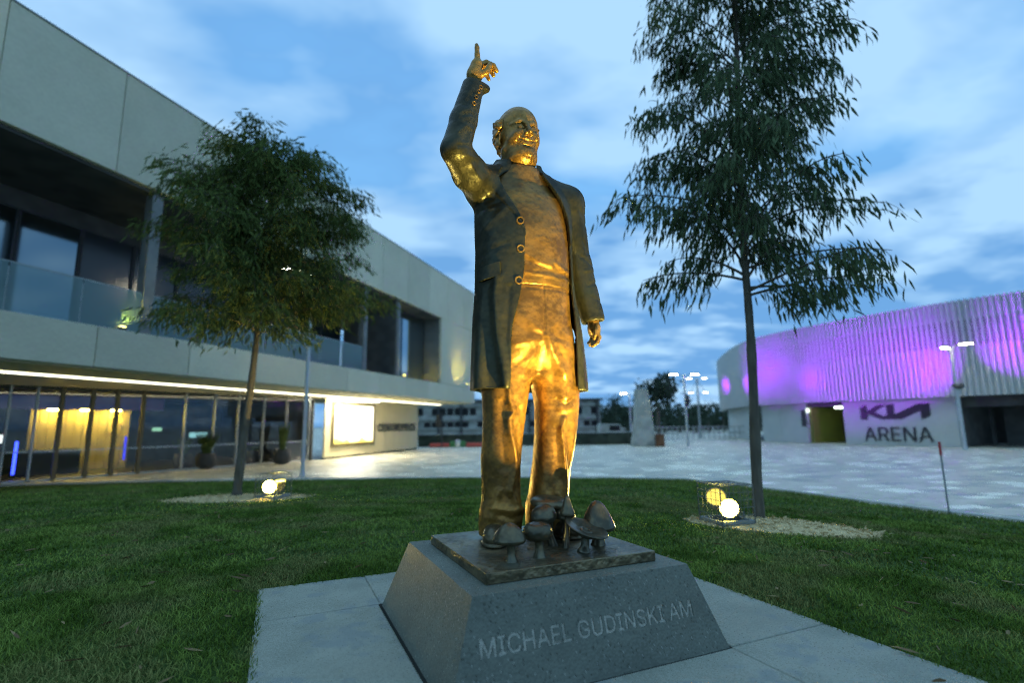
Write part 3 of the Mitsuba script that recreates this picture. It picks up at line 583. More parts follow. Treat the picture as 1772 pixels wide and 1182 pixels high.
# ------------------------------------------------------------------ trees
scene['m_leaf'] = {'type': 'principledthin', 'base_color': proc(lambda p, n, uv: mix((0.048, 0.080, 0.040), (0.120, 0.165, 0.082), cell_rand(p.x * 7, p.y * 7, p.z * 7))), 'roughness': 0.5, 'diff_trans': 0.5, 'spec_trans': 0.0, 'eta': 1.45}
scene['m_leaf_b'] = {'type': 'principledthin', 'base_color': proc(lambda p, n, uv: mix((0.052, 0.085, 0.024), (0.125, 0.165, 0.050), cell_rand(p.x * 6, p.y * 6, p.z * 6))), 'roughness': 0.55, 'diff_trans': 0.5, 'spec_trans': 0.0, 'eta': 1.4}
scene['m_far_leaf'] = twin({'type': 'diffuse', 'reflectance': proc(lambda p, n, uv: mix((0.035, 0.055, 0.040), (0.075, 0.100, 0.065), fbm(p.x * 1.5, p.y * 1.5, p.z * 1.5, 3)))})
scene['m_bark'] = twin(bump(principled(proc(lambda p, n, uv: mix((0.055, 0.050, 0.038), (0.150, 0.140, 0.105), fbm(p.x * 24, p.y * 24, p.z * 5, 4))), 0.85, spec=0.2), lambda p, n, uv: 0.012 * fbm(p.x * 45, p.y * 45, p.z * 12, 3)))
def leaf_mesh(base, d, L, W, rnd, curl=0.25):
    """Narrow leaves, four triangles each, from base points along directions d."""
    base, d = np.asarray(base), np.asarray(d); n_ = len(base)
    d = d / np.linalg.norm(d, axis=1, keepdims=True)
    s_ = np.cross(d, rnd.normal(size=(n_, 3))); s_ /= np.linalg.norm(s_, axis=1, keepdims=True) + 1e-9
    u_ = np.cross(s_, d); L = np.asarray(L)[:, None]; W = np.asarray(W)[:, None]; c = curl * rnd.normal(size=(n_, 1)) * L
    m1, m2, tip = base + d * L * 0.32 + u_ * c * 0.35, base + d * L * 0.68 + u_ * c * 0.6, base + d * L + u_ * c * 0.5
    v = np.stack([base, m1 - s_ * W, m1 + s_ * W, m2 - s_ * W * 0.72, m2 + s_ * W * 0.72, tip], 1).reshape(-1, 3)
    f = np.array([(0, 1, 2), (1, 3, 4), (1, 4, 2), (3, 5, 4)])[None] + (np.arange(n_) * 6)[:, None, None]
    return v, f.reshape(-1, 3)
def gum_tree(key_label, base, trunk, r0, branches, leaf_L, leaf_W, per_m, hang, mat, seed, twig_len, jit, droop):
    rnd = np.random.default_rng(seed)
    g_ = thing('gum_tree', key_label, 'tree')
    tr = np.array(trunk, float); tp = np.linspace(0, 1, len(tr))
    g = np.linspace(0, 1, 40) ** 1.2; path = np.stack([CubicSpline(tp, tr[:, k])(g) for k in range(3)], 1)
    rr = r0 * (1 - 0.80 * g) * (1 + 0.06 * rnd.normal(size=40).clip(-1.5, 1.5)); rr[0] *= 1.35; rr[1] *= 1.12
    put(g_, 'trunk', tube(path, rr, 14), 'm_bark', smooth=60)
    B, Dv, Ls = [], [], []
    zz = path[:, 2]
    for (z0, az, ln, rise, dens) in branches:
        p0 = np.array([np.interp(z0, zz, path[:, k]) for k in range(3)]); rb = np.interp(z0, zz, rr) * 0.42
        h = np.array([math.cos(az), math.sin(az), 0.0]); side = np.array([-h[1], h[0], 0]); wob = rnd.normal(size=2) * 0.12
        t_ = np.linspace(0, 1, 9)[:, None]
        bp = p0 + h * ln * t_ + side * wob[0] * ln * t_ ** 2 + np.array([0, 0, 1.0]) * ln * (rise * t_ - 0.55 * rise * t_ ** 2.2 - 0.05 * t_ ** 3)
        put(g_, 'branch', tube(bp, np.linspace(max(rb, 0.010), 0.004, 9), 6), 'm_bark', smooth=60)
        nt = int(ln * TD_ * dens) + 4
        for j in range(nt):
            u_ = rnd.uniform(0.06, 1.0) ** 0.75; q = np.array([np.interp(u_, t_[:, 0], bp[:, k]) for k in range(3)])
            a2 = az + rnd.normal() * 0.9; tl = twig_len * rnd.uniform(0.45, 1.1) * (1.15 - 0.5 * u_)
            td = np.array([math.cos(a2), math.sin(a2), rnd.normal() * 0.30 - 0.02]); td /= np.linalg.norm(td)
            k = max(3, int(per_m * tl)); s_ = np.sort(rnd.uniform(0.10, 1.0, k))
            pts = q + td * (tl * s_)[:, None] + np.array([0, 0, -droop * tl]) * (s_ ** 2)[:, None]
            pts = pts + rnd.normal(size=(k, 3)) * jit * np.array([1, 1, 0.8]); B.append(pts); dd = td[None] * 0.55 + rnd.normal(size=(k, 3)) * 0.42 + np.array([0, 0, -hang]); Dv.append(dd)
            twp = q + td * (tl * np.linspace(0, 1, 4))[:, None] + np.array([0, 0, -droop * tl]) * (np.linspace(0, 1, 4) ** 2)[:, None]
            TW_.append(tube(twp, [0.0055, 0.004, 0.003, 0.002], 3, cap=False))
    B, Dv = np.vstack(B), np.vstack(Dv)
    L = leaf_L * rnd.uniform(0.6, 1.25, len(B)); W = leaf_W * rnd.uniform(0.7, 1.25, len(B))
    return g_, B, Dv, L, W, rnd, mat
def crown(res, single):
    g_, B, Dv, L, W, rnd, mat = res
    put(g_, 'twigs', cat(TW_), 'm_bark', kind='stuff'); TW_.clear()
    if single:
        far_ = np.argsort(np.hypot(B[:, 0], B[:, 1]))[:single]; k = np.zeros(len(B), bool); k[far_] = True
        for i in np.nonzero(k)[0]: put(g_, 'leaf', leaf_mesh(B[i:i + 1], Dv[i:i + 1], L[i:i + 1], W[i:i + 1], rnd), mat, smooth=True)
        B, Dv, L, W = B[~k], Dv[~k], L[~k], W[~k]
    put(g_, 'crown', leaf_mesh(B, Dv, L, W, rnd), mat, smooth=True, kind='stuff')
TW_ = []; TD_ = 13
rt = np.random.default_rng(31)
xR, yR = 2.86, 6.29; zR = float(lawn_z(xR, yR)) - 0.03
br_ = []
for z in np.arange(2.75, 8.6, 0.055):
    k = (z - 2.75) / 5.8; wdt = 1.30 if z < 3.2 else (1.55 if z < 4.4 else 1.42)
    az = rt.uniform(0, 2 * PI); wdt *= 1 - 0.16 * max(0, -math.cos(az))
    br_.append((z, az, wdt * rt.uniform(0.45, 1.0), rt.uniform(0.7, 1.9), 1.0))
br_ += [(2.75, 2.9, 1.25, 0.35, 0.8), (3.3, 3.3, 1.45, 0.55, 1.0), (2.55, -0.45, 1.35, 0.20, 1.0), (2.65, 0.25, 1.2, 0.15, 0.8), (3.3, -0.15, 1.72, 0.62, 0.9), (2.9, -0.1, 1.72, 0.30, 0.8), (3.6, 3.0, 1.5, 0.5, 1.0), (2.6, -0.9, 1.4, 0.25, 1.0)]
crown(gum_tree('slender gum tree with long drooping leaves, right of the statue', None, [(xR, yR, zR), (xR + 0.015, yR + 0.02, 0.55), (xR + 0.065, yR, 1.9), (xR + 0.085, yR + 0.02, 3.0), (xR + 0.13, yR + 0.04, 4.2), (xR + 0.20, yR, 5.66), (xR + 0.26, yR, 7.2), (xR + 0.30, yR, 8.9)], 0.067, br_, 0.175, 0.0135, 44, 1.8, 'm_leaf', 5, 0.42, 0.060, 0.90), 300)
rt = np.random.default_rng(77); TD_ = 11
xL, yL = -4.95, 9.58; zL = float(lawn_z(xL, yL)) - 0.03
br_ = []
for z in np.arange(3.0, 6.25, 0.042):
    k = (z - 3.0) / 3.3; wdt = 2.30 * (1 - 0.85 * max(0, k - 0.25) ** 1.4)
    br_.append((z, rt.uniform(0, 2 * PI), wdt * rt.uniform(0.6, 1.0), rt.uniform(0.30, 1.1), 1.0))
br_ += [(2.95, 3.3, 1.75, 0.35, 1.0), (3.0, 3.0, 1.95, 0.6, 1.0), (2.9, 3.8, 1.4, 0.2, 0.9), (2.9, 0.1, 2.0, 0.45, 1.0), (2.75, -0.3, 1.3, 0.15, 0.6), (3.1, 0.3, 2.4, 0.5, 1.0), (2.8, 4.4, 1.6, 0.2, 0.9), (2.85, 5.2, 1.7, 0.25, 1.0)]
crown(gum_tree('bushy young tree with fine leaves before the glass front, left of the statue', None, [(xL, yL, zL), (xL + 0.05, yL, 0.7), (xL + 0.11, yL + 0.02, 1.7), (xL + 0.18, yL, 2.95), (xL + 0.20, yL, 3.9), (xL + 0.30, yL, 5.3), (xL + 0.32, yL, 6.5)], 0.080, br_, 0.175, 0.0140, 46, 0.95, 'm_leaf_b', 6, 0.58, 0.085, 0.55), 300)
# mulch rings
def mulch(name_label, cx, cy, rx, ry, rot, seed):
    n_, m_ = 64, 10; v, f = [], []
    ang = np.linspace(0, 2 * PI, n_, endpoint=False); edge = 1 + 0.07 * (meshkit.noise(np.c_[np.cos(ang) * 2.5, np.sin(ang) * 2.5, ang * 0 + seed], 3) - 0.5) * 2
    c_, s_ = math.cos(rot), math.sin(rot); vv = []
    for j in range(m_ + 1):
        q = j / m_
        lx, ly = rx * q * edge * np.cos(ang), ry * q * edge * np.sin(ang)
        x, y = cx + c_ * lx - s_ * ly, cy + s_ * lx + c_ * ly
        z = lawn_z(x, y) + 0.045 * (1 - q ** 3) + 0.004 - 0.02 * (j == m_)
        vv.append(np.c_[x, y, z])
    vv = np.vstack(vv); ix = np.arange((m_ + 1) * n_).reshape(m_ + 1, n_); nx_ = np.roll(ix, -1, 1)
    f = np.concatenate([np.stack([ix[:-1], ix[1:], nx_[1:]], -1).reshape(-1, 3), np.stack([ix[:-1], nx_[1:], nx_[:-1]], -1).reshape(-1, 3)])
    k = solo('mulch_bed', name_label, (vv, f), 'm_mulch', smooth=True, kind='structure')
    rnd = np.random.default_rng(seed); ms = []
    n2 = 900; a = rnd.uniform(0, 2 * PI, n2); q = np.sqrt(rnd.uniform(0, 1.08, n2))
    lx, ly = rx * q * np.cos(a), ry * q * np.sin(a); x, y = cx + c_ * lx - s_ * ly, cy + s_ * lx + c_ * ly
    z = lawn_z(x, y) + 0.045 * (1 - np.minimum(q, 1) ** 3) + 0.006
    d_ = rnd.normal(size=(n2, 3)) * np.array([1, 1, 0.18]); 
    solo('mulch_chips', 'loose straw coloured chips lying on the mulch ' + ('bed of the right tree' if seed == 2 else 'bed of the left tree'), leaf_mesh(np.c_[x, y, z], d_, rnd.uniform(0.03, 0.09, n2), rnd.uniform(0.006, 0.014, n2), rnd), 'm_mulch', kind='stuff', cat='mulch')
mulch('oval bed of straw coloured mulch round the right tree', 2.92, 5.92, 1.02, 0.62, -0.18, 2)
mulch('oval bed of straw coloured mulch round the left tree', -4.85, 9.45, 1.25, 0.8, 0.1, 9)
# ------------------------------------------------------------------ far trees
def far_tree(label, x, y, h, w, seed, trunk_h=0.35, group='trees beyond the plaza', n=420):
    g_ = thing('far_tree', label, 'tree', group); rnd = np.random.default_rng(seed)
    put(g_, 'trunk', tube([(x, y, ZP), (x + 0.1, y, ZP + h * 0.4), (x, y, ZP + h * 0.8)], [0.045 * h, 0.03 * h, 0.01 * h], 7), 'm_bark')
    nb = 16; cen = np.c_[rnd.normal(size=nb) * w * 0.27, rnd.normal(size=nb) * w * 0.25, h * (trunk_h + (1 - trunk_h) * rnd.uniform(0.1, 0.88, nb))]
    k = rnd.integers(0, nb, n); p = cen[k] + rnd.normal(size=(n, 3)) * w * np.array([0.13, 0.13, 0.10])
    L = rnd.uniform(0.5, 1.0, n) * w * 0.13
    put(g_, 'crown', leaf_mesh(p + np.array([x, y, ZP]), rnd.normal(size=(n, 3)) + np.array([0, 0, -0.2]), L, L * 0.33, rnd), 'm_far_leaf', smooth=True, kind='stuff')
far_tree('round topped tree standing highest behind the pale pillar', 16.5, 60.0, 6.9, 4.6, 1, 0.55, n=1100)
far_tree('pointed dark tree rising from the row right of the statue legs', 18.5, 95.0, 7.6, 3.4, 2, 0.15, n=800)
rf = np.random.default_rng(12)
for i in range(12, 30):
    x = -14 + i * 2.15 + rf.uniform(-0.6, 0.6); y = rf.uniform(88, 112)
    far_tree('grey green tree in the long row beyond the plaza', x, y, rf.uniform(4.6, 6.0), rf.uniform(3.4, 5.0), 100 + i, 0.2, 'trees in the far row', 420)
wd_ = np.random.default_rng(5); n = 9000
p = np.c_[wd_.uniform(-40, 60, n), wd_.uniform(114, 126, n), ZP + wd_.uniform(0.0, 1.0, n) ** 0.8 * (4.3 + 1.3 * np.sin(wd_.uniform(0, 40, n)))]
solo('far_wood', 'mass of distant grey green trees closing the view', leaf_mesh(p, wd_.normal(size=(n, 3)), wd_.uniform(0.5, 1.2, n), wd_.uniform(0.2, 0.45, n), wd_), 'm_far_leaf', kind='stuff', cat='wood')
# ------------------------------------------------------------------ grass
rg = np.random.default_rng(3)
def blades(n, rmin, rmax, hgt, wid, amin, amax):
    a = rg.uniform(amin, amax, n); r = np.sqrt(rg.uniform(rmin ** 2, rmax ** 2, n)); x, y = r * np.sin(a), r * np.cos(a)
    lx = (x - CX) * U[0] + (y - CY) * U[1]; ly = (x - CX) * N[0] + (y - CY) * N[1]
    k = ~((lx > -1.300 + rg.uniform(0, 0.03, n)) & (lx < 1.290 - rg.uniform(0, 0.03, n)) & (ly > -1.265 + rg.uniform(0, 0.03, n)) & (ly < 1.285))
    k &= np.hypot(x - CX, y - CY) < edge_r(np.arctan2(y - CY, x - CX)) - 0.02
    for cx, cy, rx, ry, rot in ((2.92, 5.92, 1.0, 0.60, -0.18), (-4.85, 9.45, 1.22, 0.78, 0.1)):
        c_, s_ = math.cos(rot), math.sin(rot); k &= ((c_ * (x - cx) + s_ * (y - cy)) / rx) ** 2 + ((-s_ * (x - cx) + c_ * (y - cy)) / ry) ** 2 > rg.uniform(0.85, 1.05, n)
    x, y = x[k], y[k]; m = len(x); z = lawn_z(x, y) - 0.004
    pat = meshkit.fbm(np.c_[x * 1.6, y * 1.6, x * 0], 3, 6); h = hgt * rg.uniform(0.5, 1.25, m) * (0.55 + 0.9 * pat)
    b = rg.uniform(0, 2 * PI, m); ln = rg.normal(size=(m, 2)) * 0.55
    p = np.c_[x, y, z]; s_ = np.c_[np.cos(b), np.sin(b), 0 * b] * wid
    mid = p + np.c_[ln * h[:, None] * 0.35, h * 0.6]; tip = p + np.c_[ln * h[:, None], h]
    v = np.stack([p - s_, p + s_, mid - s_ * 0.7, mid + s_ * 0.7, tip], 1).reshape(-1, 3)
    f = (np.array([(0, 1, 3), (0, 3, 2), (2, 3, 4)])[None] + (np.arange(m) * 5)[:, None, None]).reshape(-1, 3)
    return v, f
gs = [blades(110000, 1.6, 4.6, 0.030, 0.0030, -0.85, 0.85), blades(90000, 4.6, 9.0, 0.035, 0.0055, -0.85, 0.85), blades(60000, 9.0, 19.0, 0.042, 0.010, -0.85, 0.85)]
vs, fs_, o = [], [], 0
for v, f in gs: vs.append(v); fs_.append(f + o); o += len(v)
solo('grass', 'short dark green grass blades covering the lawn', (np.vstack(vs), np.vstack(fs_)), 'm_grass', kind='stuff', cat='grass')

# dry gum leaves dropped on the lawn and the pavers
n = 420; a = rg.uniform(-0.8, 0.8, n); r = rg.uniform(2.2, 9.5, n); x, y = r * np.sin(a), r * np.cos(a)
lx = (x - CX) * U[0] + (y - CY) * U[1]; ly = (x - CX) * N[0] + (y - CY) * N[1]; on = (np.abs(lx) < 1.29) & (np.abs(ly) < 1.26); k = ~((np.abs(lx) < 0.75) & (np.abs(ly) < 0.75)) & (~on | (rg.uniform(size=n) < 0.25))
x, y, on = x[k], y[k], on[k]; z = np.where(on, 0.004, lawn_z(x, y) + 0.022)
d_ = rg.normal(size=(len(x), 3)) * np.array([1, 1, 0.12])
scene['m_dry_leaf'] = twin(principled(proc(lambda p, n, uv: mix((0.10, 0.065, 0.03), (0.26, 0.19, 0.09), cell_rand(p.x * 9, p.y * 9, 1.0))), 0.8, spec=0.2))
solo('fallen_leaves', 'dry narrow leaves scattered on the lawn and pavers', leaf_mesh(np.c_[x, y, z], d_, rg.uniform(0.05, 0.12, len(x)), rg.uniform(0.005, 0.010, len(x)), rg, 0.08), 'm_dry_leaf', kind='stuff', cat='leaves')
# ------------------------------------------------------------------ sculpting tools: distance fields meshed by surface nets
def surface_net(fn, lo, hi, h, band=2.2):
    """Mesh of fn = 0 (negative inside); only blocks near the surface are sampled finely."""
    B = 8; lo, hi = np.asarray(lo, float), np.asarray(hi, float)
    nb = np.ceil((hi - lo) / (h * B)).astype(int)
    cen = np.stack(np.meshgrid(*[(np.arange(k) * B + (B - 1) / 2) * h for k in nb], indexing='ij'), -1).reshape(-1, 3) + lo
    dc = fn(cen.astype(np.float32))
    act = np.abs(dc) < B * h * 0.87 * band
    F = np.repeat(np.repeat(np.repeat(np.where(dc > 0, 1.0, -1.0).reshape(nb), B, 0), B, 1), B, 2).astype(np.float32)
    F = F.reshape(nb[0], B, nb[1], B, nb[2], B).transpose(0, 2, 4, 1, 3, 5).reshape(-1, B ** 3).copy()
    off = (np.stack(np.meshgrid(*[np.arange(B)] * 3, indexing='ij'), -1).reshape(-1, 3) - (B - 1) / 2) * h
    ai = np.nonzero(act)[0]
    for s in range(0, len(ai), 1500):
        ii = ai[s:s + 1500]
        F[ii] = fn((cen[ii][:, None] + off[None]).reshape(-1, 3).astype(np.float32)).reshape(len(ii), -1)
    F = F.reshape(*nb, B, B, B).transpose(0, 3, 1, 4, 2, 5).reshape(nb * B)
    S = F < 0
    c = np.zeros(np.array(F.shape) - 1, np.uint8)
    for k in range(8):
        i, j, l = k >> 2 & 1, k >> 1 & 1, k & 1
        c += S[i:F.shape[0] - 1 + i, j:F.shape[1] - 1 + j, l:F.shape[2] - 1 + l]
    cells = np.argwhere((c > 0) & (c < 8))
    num = -np.ones(c.shape, np.int32); num[tuple(cells.T)] = np.arange(len(cells))
    corner = np.array([(k >> 2 & 1, k >> 1 & 1, k & 1) for k in range(8)])
    val = np.stack([F[tuple((cells + q).T)] for q in corner], 1)
    acc, cnt = np.zeros((len(cells), 3)), np.zeros(len(cells))
    for a in range(8):
        for b in range(a + 1, 8):
            if abs(corner[a] - corner[b]).sum() != 1: continue
            x = (val[:, a] < 0) != (val[:, b] < 0)
            t = val[x, a] / (val[x, a] - val[x, b])
            acc[x] += corner[a] + t[:, None] * (corner[b] - corner[a]); cnt[x] += 1
    v = (cells + acc / cnt[:, None]) * h + lo
    faces = []
    for ax in range(3):
        A = [slice(None)] * 3; Bq = [slice(None)] * 3; A[ax] = slice(0, -1); Bq[ax] = slice(1, None)
        e = np.argwhere(S[tuple(A)] != S[tuple(Bq)]); sgn = S[tuple(e.T)]
        o1, o2 = (ax + 1) % 3, (ax + 2) % 3
        ok = (e[:, o1] > 0) & (e[:, o2] > 0) & (e[:, o1] < c.shape[o1]) & (e[:, o2] < c.shape[o2]) & (e[:, ax] < c.shape[ax])
        e, sgn = e[ok], sgn[ok]
        def at(d1, d2):
            q = e.copy(); q[:, o1] -= d1; q[:, o2] -= d2; return num[tuple(q.T)]
        q = np.stack([at(1, 1), at(0, 1), at(0, 0), at(1, 0)], 1)
        q[~sgn] = q[~sgn][:, ::-1]
        q = q[(q >= 0).all(1)]
        faces += [q[:, [0, 1, 2]], q[:, [0, 2, 3]]]
    # in (a, b, z), a left-handed frame, so that local_mesh's flip leaves the faces pointing out
    m = trimesh.Trimesh(v, np.vstack(faces), process=False)
    return m
def ell(P, c, r, rot=None):
    p = P - np.float32(c)
    if rot is not None: p = p @ np.asarray(rot, np.float32)
    r = np.float32(r); k0 = np.sqrt((np.square(p / r)).sum(1)) + 1e-6; k1 = np.sqrt(np.square(p / (r * r)).sum(1)) + 1e-6
    return k0 * (k0 - 1) / k1
def cone(P, A, B, ra, rb):
    A, B = np.float32(A), np.float32(B); d = B - A
    t = np.clip((P - A) @ d / (d @ d), 0, 1)
    q = P - A - t[:, None] * d
    return np.sqrt((q * q).sum(1)) - (ra + (rb - ra) * t)
def chain(P, pts, rs, k=0.01):
    o = None
    for i in range(len(pts) - 1):
        c_ = cone(P, pts[i], pts[i + 1], rs[i], rs[i + 1]); o = c_ if o is None else su(o, c_, k)
    return o
def su(a, b, k):
    h = np.maximum(k - np.abs(a - b), 0) / k
    return np.minimum(a, b) - h * h * k * 0.25
def ss(a, b, k):
    return -su(-a, b, k)
def si(a, b, k):
    return -su(-a, -b, k)
def stack(P, rows, e=2.2, ends=True):
    """rows: (z, centre a, centre b, half-width, half-depth)."""
    rows = np.array(rows); z = P[:, 2]; zz = np.clip(z, rows[0, 0], rows[-1, 0])
    ca, cb, rx, ry = (np.interp(zz, np.linspace(rows[0, 0], rows[-1, 0], 200), PchipInterpolator(rows[:, 0], rows[:, k])(np.linspace(rows[0, 0], rows[-1, 0], 200))).astype(np.float32) for k in (1, 2, 3, 4))
    d = ((np.abs((P[:, 0] - ca) / rx) ** e + np.abs((P[:, 1] - cb) / ry) ** e) ** (1 / e) - 1) * np.minimum(rx, ry)
    return np.maximum(d, np.maximum(rows[0, 0] - z, z - rows[-1, 0])) if ends else d
def pc(xs, ys):
    xs, ys = np.asarray(xs, float), np.asarray(ys, float); o = np.argsort(xs); g = np.linspace(xs.min(), xs.max(), 200); y = PchipInterpolator(xs[o], ys[o])(g)
    return lambda z: np.interp(z, g, y).astype(np.float32)
def normals(m):
    v, f = np.asarray(m.vertices), np.asarray(m.faces); n = np.zeros_like(v); fn = np.cross(v[f[:, 1]] - v[f[:, 0]], v[f[:, 2]] - v[f[:, 0]])
    for k in range(3): np.add.at(n, f[:, k], fn)
    return n / (np.linalg.norm(n, axis=1, keepdims=True) + 1e-20)
def seg_dist(p, line):
    best = np.full(len(p), 9.0); line = np.asarray(line, float)
    for a, b in zip(line[:-1], line[1:]):
        d = b - a; t = np.clip((p - a) @ d / (d @ d), 0, 1); best = np.minimum(best, np.linalg.norm(p - a - t[:, None] * d, axis=1))
    return best
def folds(m, ridges, face=1):
    """Raises (h > 0) or sinks (h < 0) ridges drawn in (a, z) on the side facing b."""
    v = np.asarray(m.vertices); n = normals(m); w = np.clip(n[:, 1] * face * 1.6 + 0.1, 0, 1); off = np.zeros(len(v))
    for line, width, hgt in ridges:
        line = np.asarray(line, float); lo, hi = line.min(0) - 3 * width, line.max(0) + 3 * width
        k = (v[:, 0] > lo[0]) & (v[:, 0] < hi[0]) & (v[:, 2] > lo[1]) & (v[:, 2] < hi[1]) & (w > 0)
        d = seg_dist(v[k][:, [0, 2]], line); off[k] += hgt * np.exp(-(d / width) ** 2)
    return trimesh.Trimesh(v + n * (off * w)[:, None], m.faces, process=False)
def hammered(m, amp=0.0013, f=30, amp2=0.0004, f2=110, seed=0):
    v = np.asarray(m.vertices); n = normals(m)
    o = amp * (meshkit.fbm(v * f, 2, seed) - 0.5) * 2 + amp2 * (meshkit.noise(v * f2, seed + 5) - 0.5) * 2
    return trimesh.Trimesh(v + n * o[:, None], m.faces, process=False)

# ------------------------------------------------------------------ bronze
def _patina(p, c0, c1, green, k):
    a = fbm(p.x * 9, p.y * 9, p.z * 7, 4); b = fbm(p.x * 55, p.y * 55, p.z * 55, 2)
    c = mix(c0, c1, smoothstep(0.32, 0.70, 0.65 * a + 0.35 * b))
    return mix(c, green, k * smoothstep(0.52, 0.78, fbm(p.x * 5 + 4, p.y * 5, p.z * 5 + 2, 4)))
def bronze(c0, c1, green, k, rough, metal):
    return twin(bump(principled(proc(lambda p, n, uv: _patina(p, c0, c1, green, k)), proc(lambda p, n, uv: rough + 0.16 * (fbm(p.x * 30, p.y * 30, p.z * 30, 3) - 0.5)), metal, 0.5),
                     lambda p, n, uv: 0.0011 * fbm(p.x * 60, p.y * 60, p.z * 60, 2), 2e-3))
scene['m_bronze_coat'] = bronze((0.028, 0.030, 0.019), (0.058, 0.056, 0.031), (0.040, 0.058, 0.042), 0.55, 0.42, 0.75)
scene['m_bronze_gold'] = bronze((0.125, 0.066, 0.015), (0.310, 0.165, 0.036), (0.085, 0.075, 0.035), 0.60, 0.40, 0.64)
scene['m_bronze_skin'] = bronze((0.18, 0.102, 0.024), (0.33, 0.190, 0.046), (0.11, 0.10, 0.045), 0.35, 0.37, 0.66)
scene['m_bronze_dark'] = bronze((0.065, 0.062, 0.042), (0.145, 0.125, 0.072), (0.10, 0.125, 0.10), 0.6, 0.34, 0.75)
scene['m_bronze_plate'] = twin(bump(principled(proc(lambda p, n, uv: _patina(p, (0.085, 0.075, 0.045), (0.23, 0.19, 0.105), (0.20, 0.235, 0.19), 0.9)), 0.40, 0.7, 0.5),
                                   lambda p, n, uv: 0.012 * fbm(p.x * 34, p.y * 34, p.z * 34, 4), 2e-3))

# ------------------------------------------------------------------ plinth, plate
def frustum(b, by, t, ty, z0, z1, cb=0.0):
    v = np.array([(-b, -by, z0), (b, -by, z0), (b, by, z0), (-b, by, z0), (-t, -ty, z1), (t, -ty, z1), (t, ty, z1), (-t, ty, z1)], float)
    return v
BB, BY, TT, TY, Z1 = 0.655, 0.632, 0.532, 0.530, 0.347
lo = frustum(BB, BY, TT, TY, 0.0, Z1)
ext = lo[:4] + (lo[:4] - lo[4:]) * (0.07 / Z1)
def chamfered(v, c):
    out = []
    cen = v.mean(0)
    for i in range(8):
        j, k, l = (i & 4) | ((i + 1) & 3), (i & 4) | ((i + 3) & 3), i ^ 4
        for q in (j, k, l):
            d = v[q] - v[i]; out.append(v[i] + d / np.linalg.norm(d) * c)
    return np.array(out)
pts = chamfered(np.vstack([ext, lo[4:]]), 0.006)
hull = m3.Manifold.hull_points(pts * np.array([1, -1, 1]))
# lettering on the sloping front: text axes x = a, up the slope, outward (built in a, -b, z: right-handed)
P0 = np.array([-BB, -BY, 0.0]); upv = np.array([0, (BY - TY), Z1]); upv /= np.linalg.norm(upv); xv = np.array([1.0, 0, 0]); nv = np.cross(xv, upv)
txt = meshkit.text_mesh('MICHAEL GUDINSKI AM', 0.064, 0.02, bold=True)
e = txt.extents[0]
TXTW = 1.02; x_off = 0.128; s_up = 0.150
tv = np.asarray(txt.vertices) * np.array([TXTW / e, 1, 1])
front0 = np.array([-BB, -BY, 0.0])
def on_front(v, depth):
    return front0 + xv * (v[:, :1] + x_off) + upv * (v[:, 1:2] + s_up) + nv * (v[:, 2:] - depth)
cutter = m3.Manifold(m3.Mesh(on_front(tv, 0.0075).astype(np.float32), np.asarray(txt.faces, np.uint32)))
body = hull - cutter if not cutter.is_empty() else hull
bt = man2tm(body)
bt.vertices = np.asarray(bt.vertices) * np.array([1, -1, 1]); bt.faces = bt.faces
kp = thing('plinth', 'tapered dark bluestone plinth with an engraved name carrying the bronze statue', 'plinth')
put(kp, 'stone_block', local_mesh(trimesh.Trimesh(np.asarray(bt.vertices), np.asarray(bt.faces), process=False)), 'm_bluestone')
lv = on_front(tv * np.array([1, 1, 0.0]) + np.array([0, 0, 0.0]), 0.0) 
lt = trimesh.Trimesh(on_front(np.c_[tv[:, :2], np.where(tv[:, 2] > 0.01, -0.0045, -0.0085)], 0.0) * np.array([1, -1, 1]), np.asarray(txt.faces), process=False)
put(kp, 'lettering', local_mesh(lt), 'm_engraved', label='pale letters cut into the front face of the plinth')

pm = box(-0.435, 0.435, -0.427, 0.427, Z1 + 0.001, 0.394, 0.003)
for _ in range(5): pm = pm.subdivide()
v = np.asarray(pm.vertices); top = np.clip((v[:, 2] - 0.39) / 0.004, 0, 1) * np.clip((0.425 - np.abs(v[:, 0])) / 0.02, 0, 1) * np.clip((0.417 - np.abs(v[:, 1])) / 0.02, 0, 1)
v[:, 2] += top * (0.009 * (meshkit.fbm(v * 14, 4, 2) - 0.5) - 0.001)
pm = trimesh.Trimesh(v, pm.faces, process=False)
pm.faces = pm.faces[:, ::-1]
_pl = local_mesh(pm)
solo('bronze_plate', 'square bronze base plate with a rough cast top on the plinth', _pl, 'm_bronze_plate', 'base plate', smooth=30)

